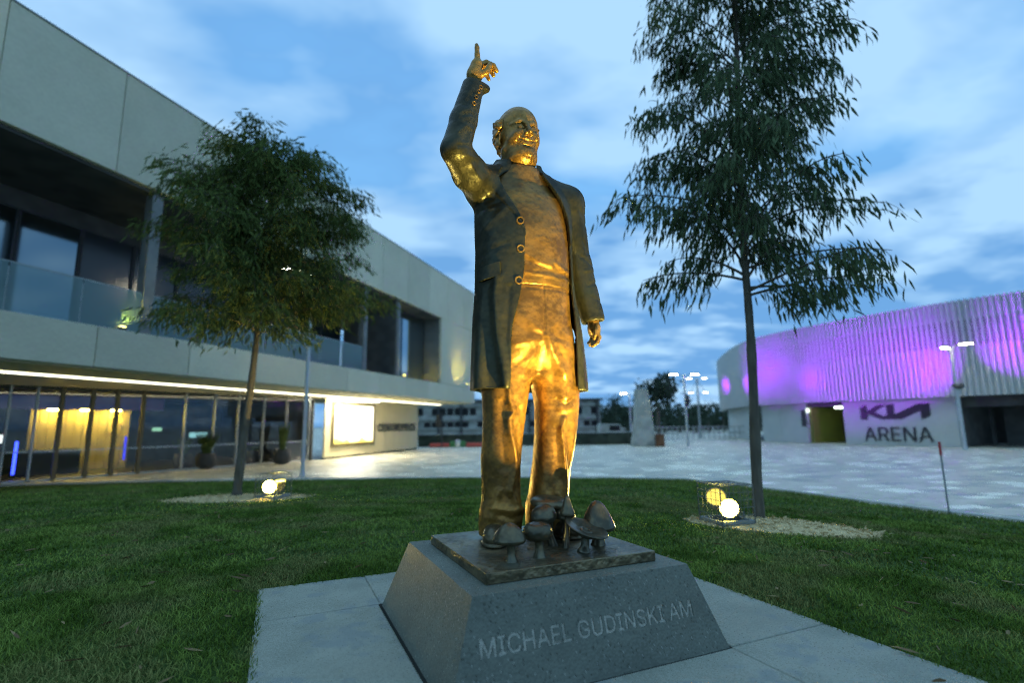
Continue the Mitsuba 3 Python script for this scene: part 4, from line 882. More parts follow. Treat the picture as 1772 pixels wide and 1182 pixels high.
# ------------------------------------------------------------------ statue of a man with one arm raised
ZF = 0.394                                   # top of the plate
SH_L, EL_L, WR_L = (-0.215, -0.15, 2.385), (-0.492, 0.17, 2.395), (-0.392, 0.165, 2.79)      # raised arm (viewer's left)
SH_R, EL_R, WR_R = (0.345, -0.16, 2.375), (0.432, -0.19, 1.985), (0.492, -0.125, 1.625)      # hanging arm
HX = 0.012                                   # the head's middle plane
def head_base(P):
    S = P.copy(); S[:, 0] = HX + np.abs(P[:, 0] - HX)          # mirrored: written for the half a > HX
    d = ell(P, (HX, -0.172, 2.800), (0.126, 0.158, 0.146))
    d = su(d, ell(P, (HX, -0.098, 2.690), (0.102, 0.096, 0.112)), 0.035)                    # face
    d = su(d, cone(S, (HX + 0.082, -0.135, 2.640), (HX + 0.018, -0.040, 2.594), 0.034, 0.028), 0.030)   # jaw
    d = su(d, ell(P, (HX, -0.098, 2.572), (0.090, 0.084, 0.056)), 0.045)                    # under the chin
    d = su(d, cone(P, (HX, -0.180, 2.66), (0.02, -0.178, 2.44), 0.098, 0.108), 0.035)       # neck
    d = su(d, ell(S, (HX + 0.056, -0.055, 2.684), (0.036, 0.038, 0.034)), 0.022)            # cheeks
    d = su(d, ell(P, (HX, -0.030, 2.588), (0.030, 0.030, 0.024)), 0.018)                    # chin
    return d
def head_surf(a, z):
    b = np.linspace(0.08, -0.16, 241); v = head_base(np.stack([np.full(241, HX + a), b, np.full(241, z)], 1).astype(np.float32))
    return float(b[np.argmax(v < 0)])
_hs = {}
def hp(a, z, o):
    """A point o outside the face at (a, z)."""
    if (a, z) not in _hs: _hs[(a, z)] = head_surf(a, z)
    return (HX + a, _hs[(a, z)] + o, z)
def head_sdf(P):
    S = P.copy(); S[:, 0] = HX + np.abs(P[:, 0] - HX)
    d = head_base(P)
    far = (P[:, 1] < -0.22) | (P[:, 2] < 2.50)
    if far.all(): return d
    # forehead and brows
    d = su(d, chain(S, [hp(0.014, 2.772, -0.004), hp(0.045, 2.784, -0.003), hp(0.082, 2.770, -0.006)], [0.011, 0.012, 0.009], 0.006), 0.014)
    d = ss(d, ell(S, hp(0.043, 2.746, 0.004), (0.031, 0.015, 0.018)), 0.014)                # socket
    d = su(d, ell(S, hp(0.043, 2.744, -0.013), (0.021, 0.018, 0.017)), 0.003)               # eyeball
    d = su(d, chain(S, [hp(0.022, 2.745, -0.006), hp(0.042, 2.757, -0.001), hp(0.066, 2.746, -0.006)], [0.004, 0.0060, 0.004], 0.004), 0.004)   # upper lid
    d = su(d, chain(S, [hp(0.024, 2.740, -0.007), hp(0.044, 2.731, -0.003), hp(0.066, 2.742, -0.007)], [0.004, 0.0050, 0.004], 0.004), 0.004)   # lower lid
    d = su(d, chain(S, [hp(0.026, 2.722, -0.002), hp(0.048, 2.716, 0.000), hp(0.070, 2.726, -0.003)], [0.004, 0.006, 0.004], 0.004), 0.008)     # bag
    d = ss(d, chain(S, [hp(0.074, 2.744, 0.003), hp(0.090, 2.750, 0.003)], [0.003, 0.002]), 0.005)
    d = ss(d, chain(S, [hp(0.074, 2.738, 0.003), hp(0.090, 2.734, 0.003)], [0.003, 0.002]), 0.005)
    d = ss(d, chain(S, [hp(0.007, 2.792, 0.003), hp(0.009, 2.770, 0.003)], [0.003, 0.003]), 0.006)                                              # frown line
    # nose
    d = su(d, chain(P, [hp(0.0, 2.762, -0.006), hp(0.0, 2.730, 0.010), hp(0.0, 2.702, 0.024)], [0.011, 0.013, 0.0175], 0.006), 0.012)
    d = su(d, ell(S, hp(0.019, 2.697, 0.008), (0.013, 0.015, 0.012)), 0.007)
    d = ss(d, ell(S, hp(0.010, 2.683, 0.022), (0.005, 0.008, 0.005)), 0.005)
    # smile: folds from the nose round the mouth, full cheeks above them
    d = su(d, ell(S, hp(0.058, 2.698, -0.013), (0.024, 0.020, 0.020)), 0.014)
    d = ss(d, chain(S, [hp(0.030, 2.700, 0.006), hp(0.050, 2.676, 0.007), hp(0.064, 2.646, 0.005), hp(0.062, 2.622, 0.004)], [0.0050, 0.0075, 0.0070, 0.0040], 0.004), 0.010)
    d = su(d, chain(S, [hp(0.0, 2.668, -0.005), hp(0.030, 2.662, -0.007), hp(0.048, 2.658, -0.012)], [0.012, 0.012, 0.008], 0.006), 0.010)       # upper lip
    d = su(d, chain(S, [hp(0.0, 2.638, -0.004), hp(0.022, 2.640, -0.006), hp(0.042, 2.650, -0.012)], [0.0105, 0.010, 0.006], 0.006), 0.006)     # lower lip
    d = ss(d, chain(S, [hp(0.0, 2.653, 0.007), hp(0.026, 2.656, 0.003), hp(0.046, 2.664, -0.002), hp(0.058, 2.671, -0.002)], [0.0062, 0.0066, 0.0062, 0.0050], 0.003), 0.004)      # mouth
    d = ss(d, ell(S, hp(0.0, 2.674, 0.012), (0.005, 0.008, 0.012)), 0.005)
    d = ss(d, chain(S, [hp(0.0, 2.622, 0.006), hp(0.024, 2.626, 0.004)], [0.0030, 0.0025], 0.004), 0.016)                                        # dent over the chin
    d = ss(d, chain(S, [(HX, -0.014, 2.562), (HX + 0.045, -0.030, 2.568), (HX + 0.080, -0.070, 2.590)], [0.002, 0.002, 0.001], 0.003), 0.012)   # under the jaw
    # ears
    d = su(d, ell(S, (HX + 0.124, -0.172, 2.728), (0.014, 0.032, 0.047)), 0.006)
    d = ss(d, ell(S, (HX + 0.137, -0.160, 2.732), (0.009, 0.018, 0.030)), 0.005)
    d = su(d, ell(S, (HX + 0.121, -0.158, 2.684), (0.010, 0.014, 0.016)), 0.005)
    d = su(d, ell(S, (HX + 0.120, -0.150, 2.722), (0.009, 0.008, 0.012)), 0.004)
    return d
def hand_sdf(P, wrist, base, tips, palm_r, k=0.008):
    d = None
    for pts_, rs_ in tips:
        c_ = chain(P, pts_, rs_, 0.005); d = c_ if d is None else np.minimum(d, c_)
    p = palm_r(P)
    d = su(d, p, k)
    return d
def raised_hand(P):
    W = np.array(WR_L)
    P = ((P - np.float32(W)) / 0.86 + np.float32(W)).astype(np.float32)
    pal = chain(P, [W, (-0.392, 0.178, 2.855), (-0.380, 0.190, 2.915)], [0.036, 0.043, 0.040], 0.03)
    pal = np.minimum(pal, 9)
    pal = su(pal, cone(P, (-0.385, 0.130, 2.850), (-0.376, 0.130, 2.910), 0.034, 0.030), 0.03)
    fingers = [
        ([(-0.380, 0.200, 2.925), (-0.385, 0.207, 2.975), (-0.386, 0.208, 3.022), (-0.389, 0.207, 3.040)], [0.0200, 0.0165, 0.0150, 0.0120]),        # index, pointing up
        ([(-0.365, 0.182, 2.925), (-0.315, 0.185, 2.955), (-0.270, 0.187, 2.946), (-0.248, 0.188, 2.918)], [0.0200, 0.0185, 0.0170, 0.0140]),      # middle
        ([(-0.365, 0.153, 2.920), (-0.314, 0.153, 2.946), (-0.274, 0.155, 2.936), (-0.256, 0.156, 2.906)], [0.0190, 0.0175, 0.0160, 0.0130]),      # ring
        ([(-0.366, 0.125, 2.912), (-0.322, 0.123, 2.930), (-0.290, 0.125, 2.918), (-0.276, 0.126, 2.892)], [0.0170, 0.0155, 0.0140, 0.0115]),      # little
        ([(-0.378, 0.196, 2.838), (-0.330, 0.222, 2.862), (-0.312, 0.222, 2.905), (-0.300, 0.215, 2.935)], [0.0240, 0.0195, 0.0165, 0.0130])]      # thumb
    d = pal
    for q, r in fingers: d = su(d, chain(P, q, r, 0.006), 0.010)
    return d * 0.86
def hanging_hand(P):
    W = np.array((0.520, -0.125, 1.625))
    P = ((P - np.float32(WR_R)) / 0.80 + np.float32(W)).astype(np.float32)
    pal = chain(P, [W, (0.525, -0.115, 1.575), (0.528, -0.105, 1.535)], [0.036, 0.040, 0.036], 0.02)
    pal = su(pal, cone(P, (0.520, -0.150, 1.575), (0.522, -0.148, 1.540), 0.032, 0.030), 0.02)
    d = pal
    for q, r in [
        ([(0.528, -0.085, 1.530), (0.535, -0.070, 1.490), (0.512, -0.062, 1.450), (0.486, -0.060, 1.432)], [0.018, 0.0165, 0.0145, 0.012]),
        ([(0.530, -0.113, 1.525), (0.538, -0.103, 1.480), (0.512, -0.094, 1.440), (0.484, -0.092, 1.424)], [0.018, 0.0165, 0.0145, 0.012]),
        ([(0.528, -0.140, 1.528), (0.535, -0.134, 1.486), (0.510, -0.126, 1.448), (0.484, -0.124, 1.434)], [0.017, 0.0155, 0.0140, 0.0115]),
        ([(0.524, -0.164, 1.538), (0.529, -0.162, 1.500), (0.508, -0.156, 1.468), (0.488, -0.154, 1.456)], [0.015, 0.0135, 0.0120, 0.0105]),
        ([(0.520, -0.085, 1.578), (0.500, -0.060, 1.540), (0.488, -0.052, 1.500), (0.480, -0.056, 1.475)], [0.020, 0.0175, 0.0150, 0.012])]:
        d = su(d, chain(P, q, r, 0.005), 0.009)
    return d * 0.80
def body_sdf(P):
    d = head_sdf(P)
    d = su(d, chain(P, [(0.02, -0.17, 2.46), (0.04, -0.16, 2.2), (0.05, -0.15, 1.9), (0.05, -0.15, 1.55)], [0.10, 0.13, 0.14, 0.11]), 0.05)
    d = su(d, chain(P, [(0.02, -0.16, 2.38), SH_L, EL_L, WR_L], [0.07, 0.055, 0.045, 0.034]), 0.03)
    d = su(d, chain(P, [(0.02, -0.16, 2.38), SH_R, EL_R, WR_R], [0.07, 0.055, 0.045, 0.034]), 0.03)
    d = su(d, chain(P, [(-0.05, -0.15, 1.5), (-0.115, -0.14, 0.95), (-0.125, -0.15, 0.50), (-0.17, -0.07, 0.45)], [0.09, 0.06, 0.045, 0.030]), 0.02)
    d = su(d, chain(P, [(0.14, -0.15, 1.5), (0.215, -0.14, 0.95), (0.170, -0.15, 0.50), (0.205, -0.06, 0.45)], [0.09, 0.06, 0.045, 0.030]), 0.02)
    d = np.minimum(su(d, raised_hand(P), 0.012), su(d, hanging_hand(P), 0.012))
    return d
TORSO = [(1.10, 0.055, -0.150, 0.345, 0.235), (1.30, 0.055, -0.150, 0.340, 0.232), (1.55, 0.050, -0.150, 0.325, 0.228), (1.80, 0.042, -0.150, 0.300, 0.226), (2.00, 0.040, -0.148, 0.295, 0.228),
         (2.18, 0.040, -0.150, 0.302, 0.215), (2.32, 0.040, -0.158, 0.300, 0.185), (2.42, 0.035, -0.165, 0.265, 0.150), (2.50, 0.025, -0.172, 0.185, 0.125), (2.56, 0.02, -0.178, 0.115, 0.110)]
front_l = pc([1.10, 1.20, 1.25, 1.50, 1.675, 1.78, 1.88, 2.06, 2.14, 2.22, 2.335, 2.42, 2.52, 2.60], [-0.165, -0.160, -0.145, -0.131, -0.090, -0.070, -0.058, -0.055, -0.073, -0.108, -0.150, -0.165, -0.120, -0.11])
front_r = pc([1.10, 1.20, 1.46, 1.80, 1.97, 2.18, 2.29, 2.40, 2.49, 2.60], [0.285, 0.282, 0.284, 0.272, 0.262, 0.246, 0.216, 0.166, 0.120, 0.11])
HEM = pc([-0.4, -0.30, -0.20, 0.25, 0.30, 0.45], [1.192, 1.190, 1.192, 1.192, 1.187, 1.185])
def sleeves(P, grow=0.0):
    L = chain(P, [(-0.16, -0.165, 2.400), SH_L, (-0.36, 0.010, 2.370), EL_L], [0.10 + grow, 0.115 + grow, 0.094 + grow, 0.078 + grow], 0.03)
    L = su(L, chain(P, [EL_L, (-0.450, 0.168, 2.57), (-0.398, 0.165, 2.775)], [0.076 + grow, 0.070 + grow, 0.058 + grow], 0.02), 0.015)
    Rr = chain(P, [(0.22, -0.165, 2.395), SH_R, EL_R, (0.491, -0.126, 1.640)], [0.10 + grow, 0.110 + grow, 0.084 + grow, 0.066 + grow], 0.04)
    Rr = su(Rr, cone(P, EL_R, (0.491, -0.126, 1.640), 0.084 + grow, 0.070 + grow), 0.02)
    return L, Rr
def coat_sdf(P):
    a, b, z = P[:, 0], P[:, 1], P[:, 2]
    tor = stack(P, TORSO, 2.25, ends=False); tor = np.maximum(tor, z - 2.555)
    inner = tor + 0.019
    tor = su(tor, chain(P, [(0.02, -0.19, 2.53), (0.16, -0.175, 2.470), (0.30, -0.165, 2.405)], [0.075, 0.080, 0.10]), 0.05)
    tor = su(tor, chain(P, [(0.02, -0.19, 2.53), (-0.10, -0.175, 2.475), (-0.20, -0.165, 2.425)], [0.075, 0.080, 0.10]), 0.05)
    L, Rr = sleeves(P)
    # skirt folds, seen from the front and sides
    ang = np.arctan2(b + 0.15, a - 0.05); drop = np.clip((1.85 - z) / 0.6, 0, 1)
    tor = tor + drop * (0.010 * np.cos(7 * ang + 0.8) - 0.006 * np.cos(13 * ang))
    inner = inner + drop * (0.010 * np.cos(7 * ang + 0.8) - 0.006 * np.cos(13 * ang))
    d = su(tor, L, 0.045); d = su(d, Rr, 0.020)
    d = np.maximum(d, np.maximum(HEM(a) - z, 0 * z - 1))
    open_ = np.maximum(np.maximum(front_l(z) - a, a - front_r(z)), -0.075 - b)      # the open front
    neck = np.maximum(stack(P, [(2.30, 0.02, -0.12, 0.10, 0.10), (2.48, 0.02, -0.165, 0.125, 0.115), (2.75, 0.02, -0.17, 0.14, 0.13)], 2.0), -9 + 0 * z)
    hollow = np.minimum(inner, neck)
    d = np.maximum(d, -hollow)
    d = ss(d, open_, 0.010)
    # cuffs: hollow ends
    cl = np.maximum(cone(P, (-0.400, 0.165, 2.74), (-0.380, 0.166, 2.92), 0.046, 0.046), 2.745 - z)
    cr = np.maximum(cone(P, (0.487, -0.128, 1.67), (0.496, -0.120, 1.48), 0.052, 0.052), z - 1.665)
    endl = (P - np.float32((-0.397, 0.165, 2.800))) @ np.float32((0.20, 0.0, 0.98)); endr = (P - np.float32((0.492, -0.125, 1.618))) @ np.float32((0.16, 0.06, -0.985))
    near_l = np.linalg.norm(P - np.float32((-0.39, 0.165, 2.86)), axis=1) - 0.13; near_r = np.linalg.norm(P - np.float32((0.497, -0.12, 1.54)), axis=1) - 0.15
    d = np.maximum(d, -np.maximum(endl * -1, near_l)); d = np.maximum(d, -np.maximum(-endr, near_r))
    d = np.maximum(d, -np.minimum(cl, cr))
    # flared cuff corner of the raised sleeve
    d = su(d, ell(P, (-0.338, 0.185, 2.775), (0.030, 0.026, 0.022)), 0.030)
    d = np.maximum(d, -np.maximum(raised_clear(P), 2.76 - z))
    # lapels: strips proud of the coat beside the opening, and the collar at the back of the neck
    lapw = np.clip((z - 2.03) / 0.25, 0, 1) * 0.075 + 0.004
    sl = np.maximum(np.abs(a - (front_r(z) + lapw * 0.5)) - lapw * 0.5, np.abs(tor) - 0.0085); sl = np.maximum(sl, np.maximum(2.03 - z, z - 2.50)); sl = np.maximum(sl, -0.16 - b)
    d = su(d, sl, 0.004)
    sl = np.maximum(np.abs(a - (front_l(z) - lapw * 0.35)) - lapw * 0.35, np.abs(tor) - 0.0065); sl = np.maximum(sl, np.maximum(2.03 - z, z - 2.50)); sl = np.maximum(sl, -0.16 - b)
    d = su(d, sl, 0.004)
    col = np.maximum(np.abs(cone(P, (0.02, -0.185, 2.40), (0.018, -0.190, 2.66), 0.150, 0.136)) - 0.011, np.maximum(2.48 - z, z - (2.585 - 0.35 * np.clip(b + 0.16, 0, 1))))
    col = np.maximum(col, b + 0.085)
    d = su(d, col, 0.02)
    return d
def raised_clear(P):
    return cone(P, (-0.392, 0.166, 2.76), (-0.388, 0.170, 2.90), 0.047, 0.047)
def coat_hole(P):
    return P
SHIRT = [(1.765, 0.055, -0.150, 0.262, 0.205), (1.80, 0.052, -0.148, 0.262, 0.213), (1.90, 0.048, -0.142, 0.262, 0.222), (2.02, 0.045, -0.140, 0.262, 0.222), (2.18, 0.040, -0.146, 0.265, 0.205), (2.32, 0.035, -0.158, 0.262, 0.170), (2.42, 0.028, -0.168, 0.22, 0.135), (2.49, 0.022, -0.172, 0.150, 0.132), (2.53, 0.02, -0.172, 0.126, 0.128)]
def shirt_sdf(P):
    d = stack(P, SHIRT, 2.1)
    d = ss(d, ell(P, (0.018, -0.165, 2.60), (0.124, 0.128, 0.085)), 0.006)
    return d
LEG_L = [(0.415, -0.126, -0.165, 0.108, 0.125), (0.44, -0.126, -0.160, 0.112, 0.128), (0.52, -0.122, -0.160, 0.116, 0.130), (0.62, -0.119, -0.160, 0.103, 0.118), (0.80, -0.119, -0.155, 0.107, 0.120), (0.92, -0.112, -0.150, 0.110, 0.124), (1.05, -0.100, -0.148, 0.117, 0.130), (1.20, -0.090, -0.150, 0.132, 0.146), (1.38, -0.070, -0.150, 0.142, 0.162), (1.48, -0.045, -0.150, 0.146, 0.172), (1.60, -0.02, -0.150, 0.11, 0.15), (1.70, 0.0, -0.150, 0.06, 0.08)]
LEG_R = [(0.415, 0.165, -0.160, 0.118, 0.128), (0.53, 0.160, -0.158, 0.120, 0.130), (0.62, 0.172, -0.155, 0.112, 0.120), (0.75, 0.188, -0.150, 0.108, 0.120), (0.85, 0.206, -0.146, 0.114, 0.124), (1.00, 0.222, -0.142, 0.123, 0.132), (1.11, 0.228, -0.140, 0.128, 0.138), (1.22, 0.222, -0.142, 0.136, 0.150), (1.36, 0.195, -0.147, 0.146, 0.164), (1.48, 0.150, -0.150, 0.148, 0.174), (1.60, 0.12, -0.150, 0.11, 0.15), (1.70, 0.10, -0.150, 0.06, 0.08)]
PELVIS = [(1.30, 0.055, -0.150, 0.10, 0.08), (1.38, 0.055, -0.150, 0.215, 0.15), (1.48, 0.053, -0.150, 0.252, 0.184), (1.62, 0.053, -0.150, 0.266, 0.196), (1.74, 0.053, -0.150, 0.262, 0.200), (1.80, 0.053, -0.150, 0.255, 0.195)]
def trousers_sdf(P):
    l, r, p = stack(P, LEG_L, 2.1), stack(P, LEG_R, 2.1), stack(P, PELVIS, 2.2)
    d = su(su(l, r, 0.035), p, 0.10)
    z = P[:, 2]
    d = np.maximum(d, z - 1.80); d = np.maximum(d, 0.415 + 0.10 * np.clip(P[:, 1] + 0.12, 0, 1) - z)
    hol = np.minimum(stack(P, [(0.30, -0.135, -0.150, 0.090, 0.112), (0.52, -0.120, -0.150, 0.088, 0.105)], 2.0), stack(P, [(0.30, 0.172, -0.150, 0.092, 0.112), (0.53, 0.160, -0.150, 0.092, 0.105)], 2.0))
    d = np.maximum(d, -hol)
    return d
def shoe_sdf(P, heel, toe):
    heel, toe = np.array(heel), np.array(toe); f_ = (toe - heel); f_ = f_ / np.linalg.norm(f_)
    p = P - np.float32([*heel, 0]); u_ = p[:, 0] * f_[0] + p[:, 1] * f_[1]; w_ = p[:, 0] * -f_[1] + p[:, 1] * f_[0]
    Q = np.stack([u_, w_, P[:, 2] - ZF], 1).astype(np.float32)
    Ln = np.linalg.norm(toe - heel)
    up = su(ell(Q, (0.05, 0, 0.045), (0.075, 0.056, 0.075)), ell(Q, (Ln - 0.105, 0.0, 0.040), (0.110, 0.068, 0.058)), 0.06)
    up = su(up, cone(Q, (0.07, 0, 0.10), (Ln - 0.16, 0, 0.055), 0.052, 0.05), 0.03)
    sole = np.maximum(np.minimum(ell(Q, (0.06, 0, 0.01), (0.078, 0.060, 0.06)), su(ell(Q, (Ln - 0.105, 0, 0.01), (0.114, 0.072, 0.06)), cone(Q, (0.05, 0, 0.01), (Ln - 0.12, 0, 0.01), 0.055, 0.06), 0.03)), Q[:, 2] - 0.018)
    d = su(up, sole, 0.004)
    return np.maximum(np.maximum(d, 0.0035 - Q[:, 2]), Q[:, 2] - 0.16)

st = thing('statue', 'bronze statue of a man in a long open coat pointing one arm to the sky', 'statue')
def s2(m, **k): return local_mesh(hammered(m, **k))
bm = surface_net(body_sdf, (-0.62, -0.36, 0.40), (0.64, 0.30, 3.12), 0.0042)
put(st, 'body', s2(bm, amp=0.0006, f=45, amp2=0.0004), 'm_bronze_skin', smooth=True)
cm = surface_net(coat_sdf, (-0.68, -0.46, 1.12), (0.70, 0.34, 2.92), 0.006)
COAT_FOLDS = [([(-0.495, 2.46), (-0.46, 2.50), (-0.42, 2.50)], 0.012, 0.006), ([(-0.46, 2.62), (-0.43, 2.68), (-0.40, 2.70)], 0.014, -0.005), ([(-0.47, 2.56), (-0.42, 2.58)], 0.012, -0.006), ([(-0.40, 2.33), (-0.30, 2.30), (-0.22, 2.20)], 0.014, 0.007), ([(-0.36, 2.28), (-0.28, 2.24)], 0.012, -0.006), ([(0.44, 1.84), (0.53, 1.87)], 0.012, -0.005), ([(0.46, 1.76), (0.55, 1.74)], 0.012, -0.004), ([(0.39, 2.30), (0.46, 2.24)], 0.016, -0.005), ([(-0.195, 1.80), (-0.206, 1.70), (-0.195, 1.50), (-0.175, 1.32), (-0.160, 1.20)], 0.022, 0.020), ([(-0.235, 1.76), (-0.25, 1.5), (-0.24, 1.2)], 0.028, -0.010), ([(-0.14, 1.74), (-0.165, 1.45), (-0.150, 1.21)], 0.014, -0.006),
              ([(-0.30, 2.30), (-0.22, 2.26)], 0.012, -0.006), ([(-0.28, 2.20), (-0.18, 2.24)], 0.014, -0.006), ([(-0.26, 2.08), (-0.15, 2.20)], 0.018, 0.005), ([(-0.24, 1.95), (-0.15, 1.99)], 0.016, -0.004),
              ([(0.33, 2.20), (0.335, 1.95), (0.34, 1.72)], 0.012, -0.008), ([(0.42, 2.12), (0.47, 2.05)], 0.012, -0.006), ([(0.41, 2.02), (0.48, 1.98)], 0.012, -0.006), ([(0.43, 1.93), (0.50, 1.95)], 0.012, 0.005),
              ([(-0.47, 2.42), (-0.42, 2.52), (-0.41, 2.60)], 0.016, -0.007), ([(-0.50, 2.38), (-0.43, 2.40)], 0.010, -0.006), ([(-0.47, 2.34), (-0.38, 2.38)], 0.012, 0.006), ([(0.30, 1.65), (0.315, 1.40), (0.32, 1.20)], 0.018, 0.008)]
put(st, 'coat', s2(folds(cm, COAT_FOLDS)), 'm_bronze_coat', smooth=True)
sm = surface_net(shirt_sdf, (-0.26, -0.40, 1.74), (0.36, 0.12, 2.56), 0.007)
SHIRT_FOLDS = [([(-0.05, 1.93), (0.03, 1.885), (0.10, 1.875)], 0.014, 0.006), ([(0.12, 1.90), (0.19, 1.865), (0.25, 1.87)], 0.012, 0.005), ([(0.0, 1.835), (0.08, 1.845), (0.15, 1.832)], 0.010, -0.004), ([(0.16, 1.84), (0.22, 1.85), (0.26, 1.845)], 0.010, -0.004), ([(-0.05, 1.96), (0.08, 1.90), (0.22, 1.87)], 0.016, 0.004), ([(-0.04, 1.89), (0.10, 1.85), (0.24, 1.84)], 0.012, -0.004), ([(-0.05, 1.83), (0.1, 1.815), (0.26, 1.82)], 0.010, 0.004), ([(0.0, 2.02), (0.07, 2.00), (0.1, 2.02), (0.05, 2.04), (0.0, 2.02)], 0.008, 0.003), ([(0.12, 2.07), (0.20, 2.10)], 0.010, 0.003)]
put(st, 'shirt', s2(folds(sm, SHIRT_FOLDS), amp=0.0015), 'm_bronze_gold', smooth=True)
tm_ = surface_net(trousers_sdf, (-0.30, -0.40, 0.40), (0.44, 0.12, 1.83), 0.006)
"""Creases of the trousers as the photograph shows them: from the crotch, at the knees and down the shins."""
TF = [([(-0.06, 1.748), (0.06, 1.744), (0.28, 1.752)], 0.006, -0.004), ([(0.060, 1.76), (0.062, 1.62), (0.060, 1.50)], 0.006, -0.005), ([(0.074, 1.76), (0.076, 1.63), (0.068, 1.52)], 0.006, 0.003),
      ([(0.035, 1.515), (-0.03, 1.555), (-0.11, 1.62)], 0.018, 0.005), ([(0.03, 1.485), (-0.05, 1.50), (-0.13, 1.55)], 0.020, -0.004), ([(0.02, 1.455), (-0.05, 1.445), (-0.12, 1.43)], 0.022, 0.005), ([(0.03, 1.43), (-0.03, 1.38), (-0.10, 1.32)], 0.020, -0.004), ([(0.02, 1.40), (-0.02, 1.34), (-0.05, 1.27)], 0.020, 0.005),
      ([(0.085, 1.515), (0.13, 1.555), (0.19, 1.61)], 0.018, 0.005), ([(0.10, 1.49), (0.15, 1.515), (0.25, 1.56)], 0.020, -0.004), ([(0.085, 1.48), (0.105, 1.42), (0.15, 1.35), (0.195, 1.28)], 0.024, 0.014), ([(0.13, 1.48), (0.19, 1.465), (0.27, 1.46)], 0.018, -0.004), ([(0.13, 1.45), (0.20, 1.42), (0.26, 1.41)], 0.018, 0.004),
      ([(0.19, 1.30), (0.215, 1.22), (0.205, 1.15)], 0.040, 0.014), ([(0.17, 1.135), (0.21, 1.110), (0.25, 1.135)], 0.014, -0.009), ([(0.18, 1.085), (0.215, 1.07), (0.25, 1.09)], 0.018, 0.009), ([(0.14, 1.25), (0.15, 1.15), (0.16, 1.08)], 0.022, -0.006),
      ([(-0.13, 1.19), (-0.122, 1.12), (-0.105, 1.07), (-0.128, 1.03), (-0.120, 0.96), (-0.095, 0.86), (-0.085, 0.80), (-0.100, 0.72), (-0.115, 0.66)], 0.016, 0.018), ([(-0.06, 1.08), (-0.03, 1.00)], 0.022, -0.007), ([(-0.160, 1.12), (-0.165, 0.95), (-0.140, 0.78)], 0.024, -0.012), ([(-0.07, 0.98), (-0.055, 0.86)], 0.020, -0.008),
      ([(-0.05, 0.90), (-0.045, 0.78), (-0.06, 0.66)], 0.024, -0.005), ([(-0.17, 0.66), (-0.19, 0.58), (-0.21, 0.52)], 0.014, 0.012), ([(-0.11, 0.64), (-0.07, 0.57), (-0.02, 0.53)], 0.016, 0.010), ([(-0.16, 0.535), (-0.11, 0.515), (-0.05, 0.525)], 0.016, -0.010), ([(-0.20, 0.57), (-0.12, 0.555), (-0.04, 0.55)], 0.016, 0.009),
      ([(0.205, 1.03), (0.185, 0.97), (0.195, 0.90), (0.205, 0.80), (0.215, 0.70), (0.215, 0.60), (0.205, 0.54)], 0.015, 0.017), ([(0.16, 0.98), (0.165, 0.80), (0.17, 0.70)], 0.024, -0.009), ([(0.25, 0.98), (0.245, 0.80)], 0.024, -0.008), ([(0.11, 0.62), (0.12, 0.57)], 0.014, 0.007), ([(0.17, 0.62), (0.19, 0.55)], 0.014, 0.008)]
put(st, 'trousers', s2(folds(tm_, TF)), 'm_bronze_gold', smooth=True)
for hl, to in (((-0.105, -0.265), (-0.238, 0.045)), ((0.155, -0.26), (0.232, 0.060))):
    lo_ = np.minimum(hl, to) - 0.10; hi_ = np.maximum(hl, to) + 0.10
    sh = surface_net(lambda P: shoe_sdf(P, hl, to), (*lo_, ZF - 0.01), (*hi_, ZF + 0.17), 0.005)
    put(st, 'shoe', s2(sh, amp=0.0008), 'm_bronze_dark', smooth=True)
# hair: a fringe of tufts round the back and sides of a bald crown
def hair_sdf(P):
    H0 = np.float32((0.012, -0.185, 2.795)); p = P - H0
    shell = np.abs(ell(P, (0.012, -0.178, 2.785), (0.130, 0.156, 0.146))) - 0.010
    th = np.arctan2(np.abs(p[:, 0]), -p[:, 1]); lim = 2.862 + 0.014 * np.sin(9 * th) - 0.05 * np.clip(p[:, 1] * 9, 0, 1)
    d = np.maximum(shell, P[:, 2] - lim); d = np.maximum(d, 2.615 - P[:, 2]); d = np.maximum(d, P[:, 1] + 0.118 + 0.085 * np.clip((2.785 - P[:, 2]) * 16, 0, 1))
    return d
hm = surface_net(hair_sdf, (-0.18, -0.38, 2.58), (0.20, -0.08, 2.90), 0.005)
hv = np.asarray(hm.vertices); hn = normals(hm)
lock = meshkit.fbm(np.stack([hv[:, 0] * 26 + 6 * hv[:, 2], hv[:, 1] * 26, hv[:, 2] * 26 + 14 * hv[:, 1]], -1), 3, 4)
hm = trimesh.Trimesh(hv + hn * (0.045 * (lock - 0.42))[:, None], hm.faces, process=False)
put(st, 'hair', local_mesh(hm), 'm_bronze_skin', smooth=True)
# buttons: rings standing on the cloth; found by casting onto the coat
def on_mesh(m, a, z, from_b=0.6):
    v = np.asarray(m.vertices); k = np.nonzero((np.hypot(v[:, 0] - a, v[:, 2] - z) < 0.012))[0]
    n_ = normals(m); i = k[np.argmax(v[k, 1])]
    return v[i], n_[i]
def ring(m, a, z, r):
    p_, n_ = on_mesh(m, a, z); n_ = np.array([n_[0] * 0.6, max(abs(n_[1]), 0.3), n_[2] * 0.5]); n_ /= np.linalg.norm(n_)
    t_ = trimesh.creation.torus(r, r * 0.24, 20, 8); dsk = trimesh.creation.cylinder(r * 0.8, 0.002, sections=16)
    x_, y_, z_ = along(n_)
    return local_mesh(frame(t_, p_ + n_ * 0.002, x_, y_, z_))
for a_, z_ in ((-0.092, 2.120), (-0.092, 1.955), (-0.106, 1.780)): put(st, 'button', ring(cm, a_, z_, 0.0190), 'm_bronze_skin', smooth=40)
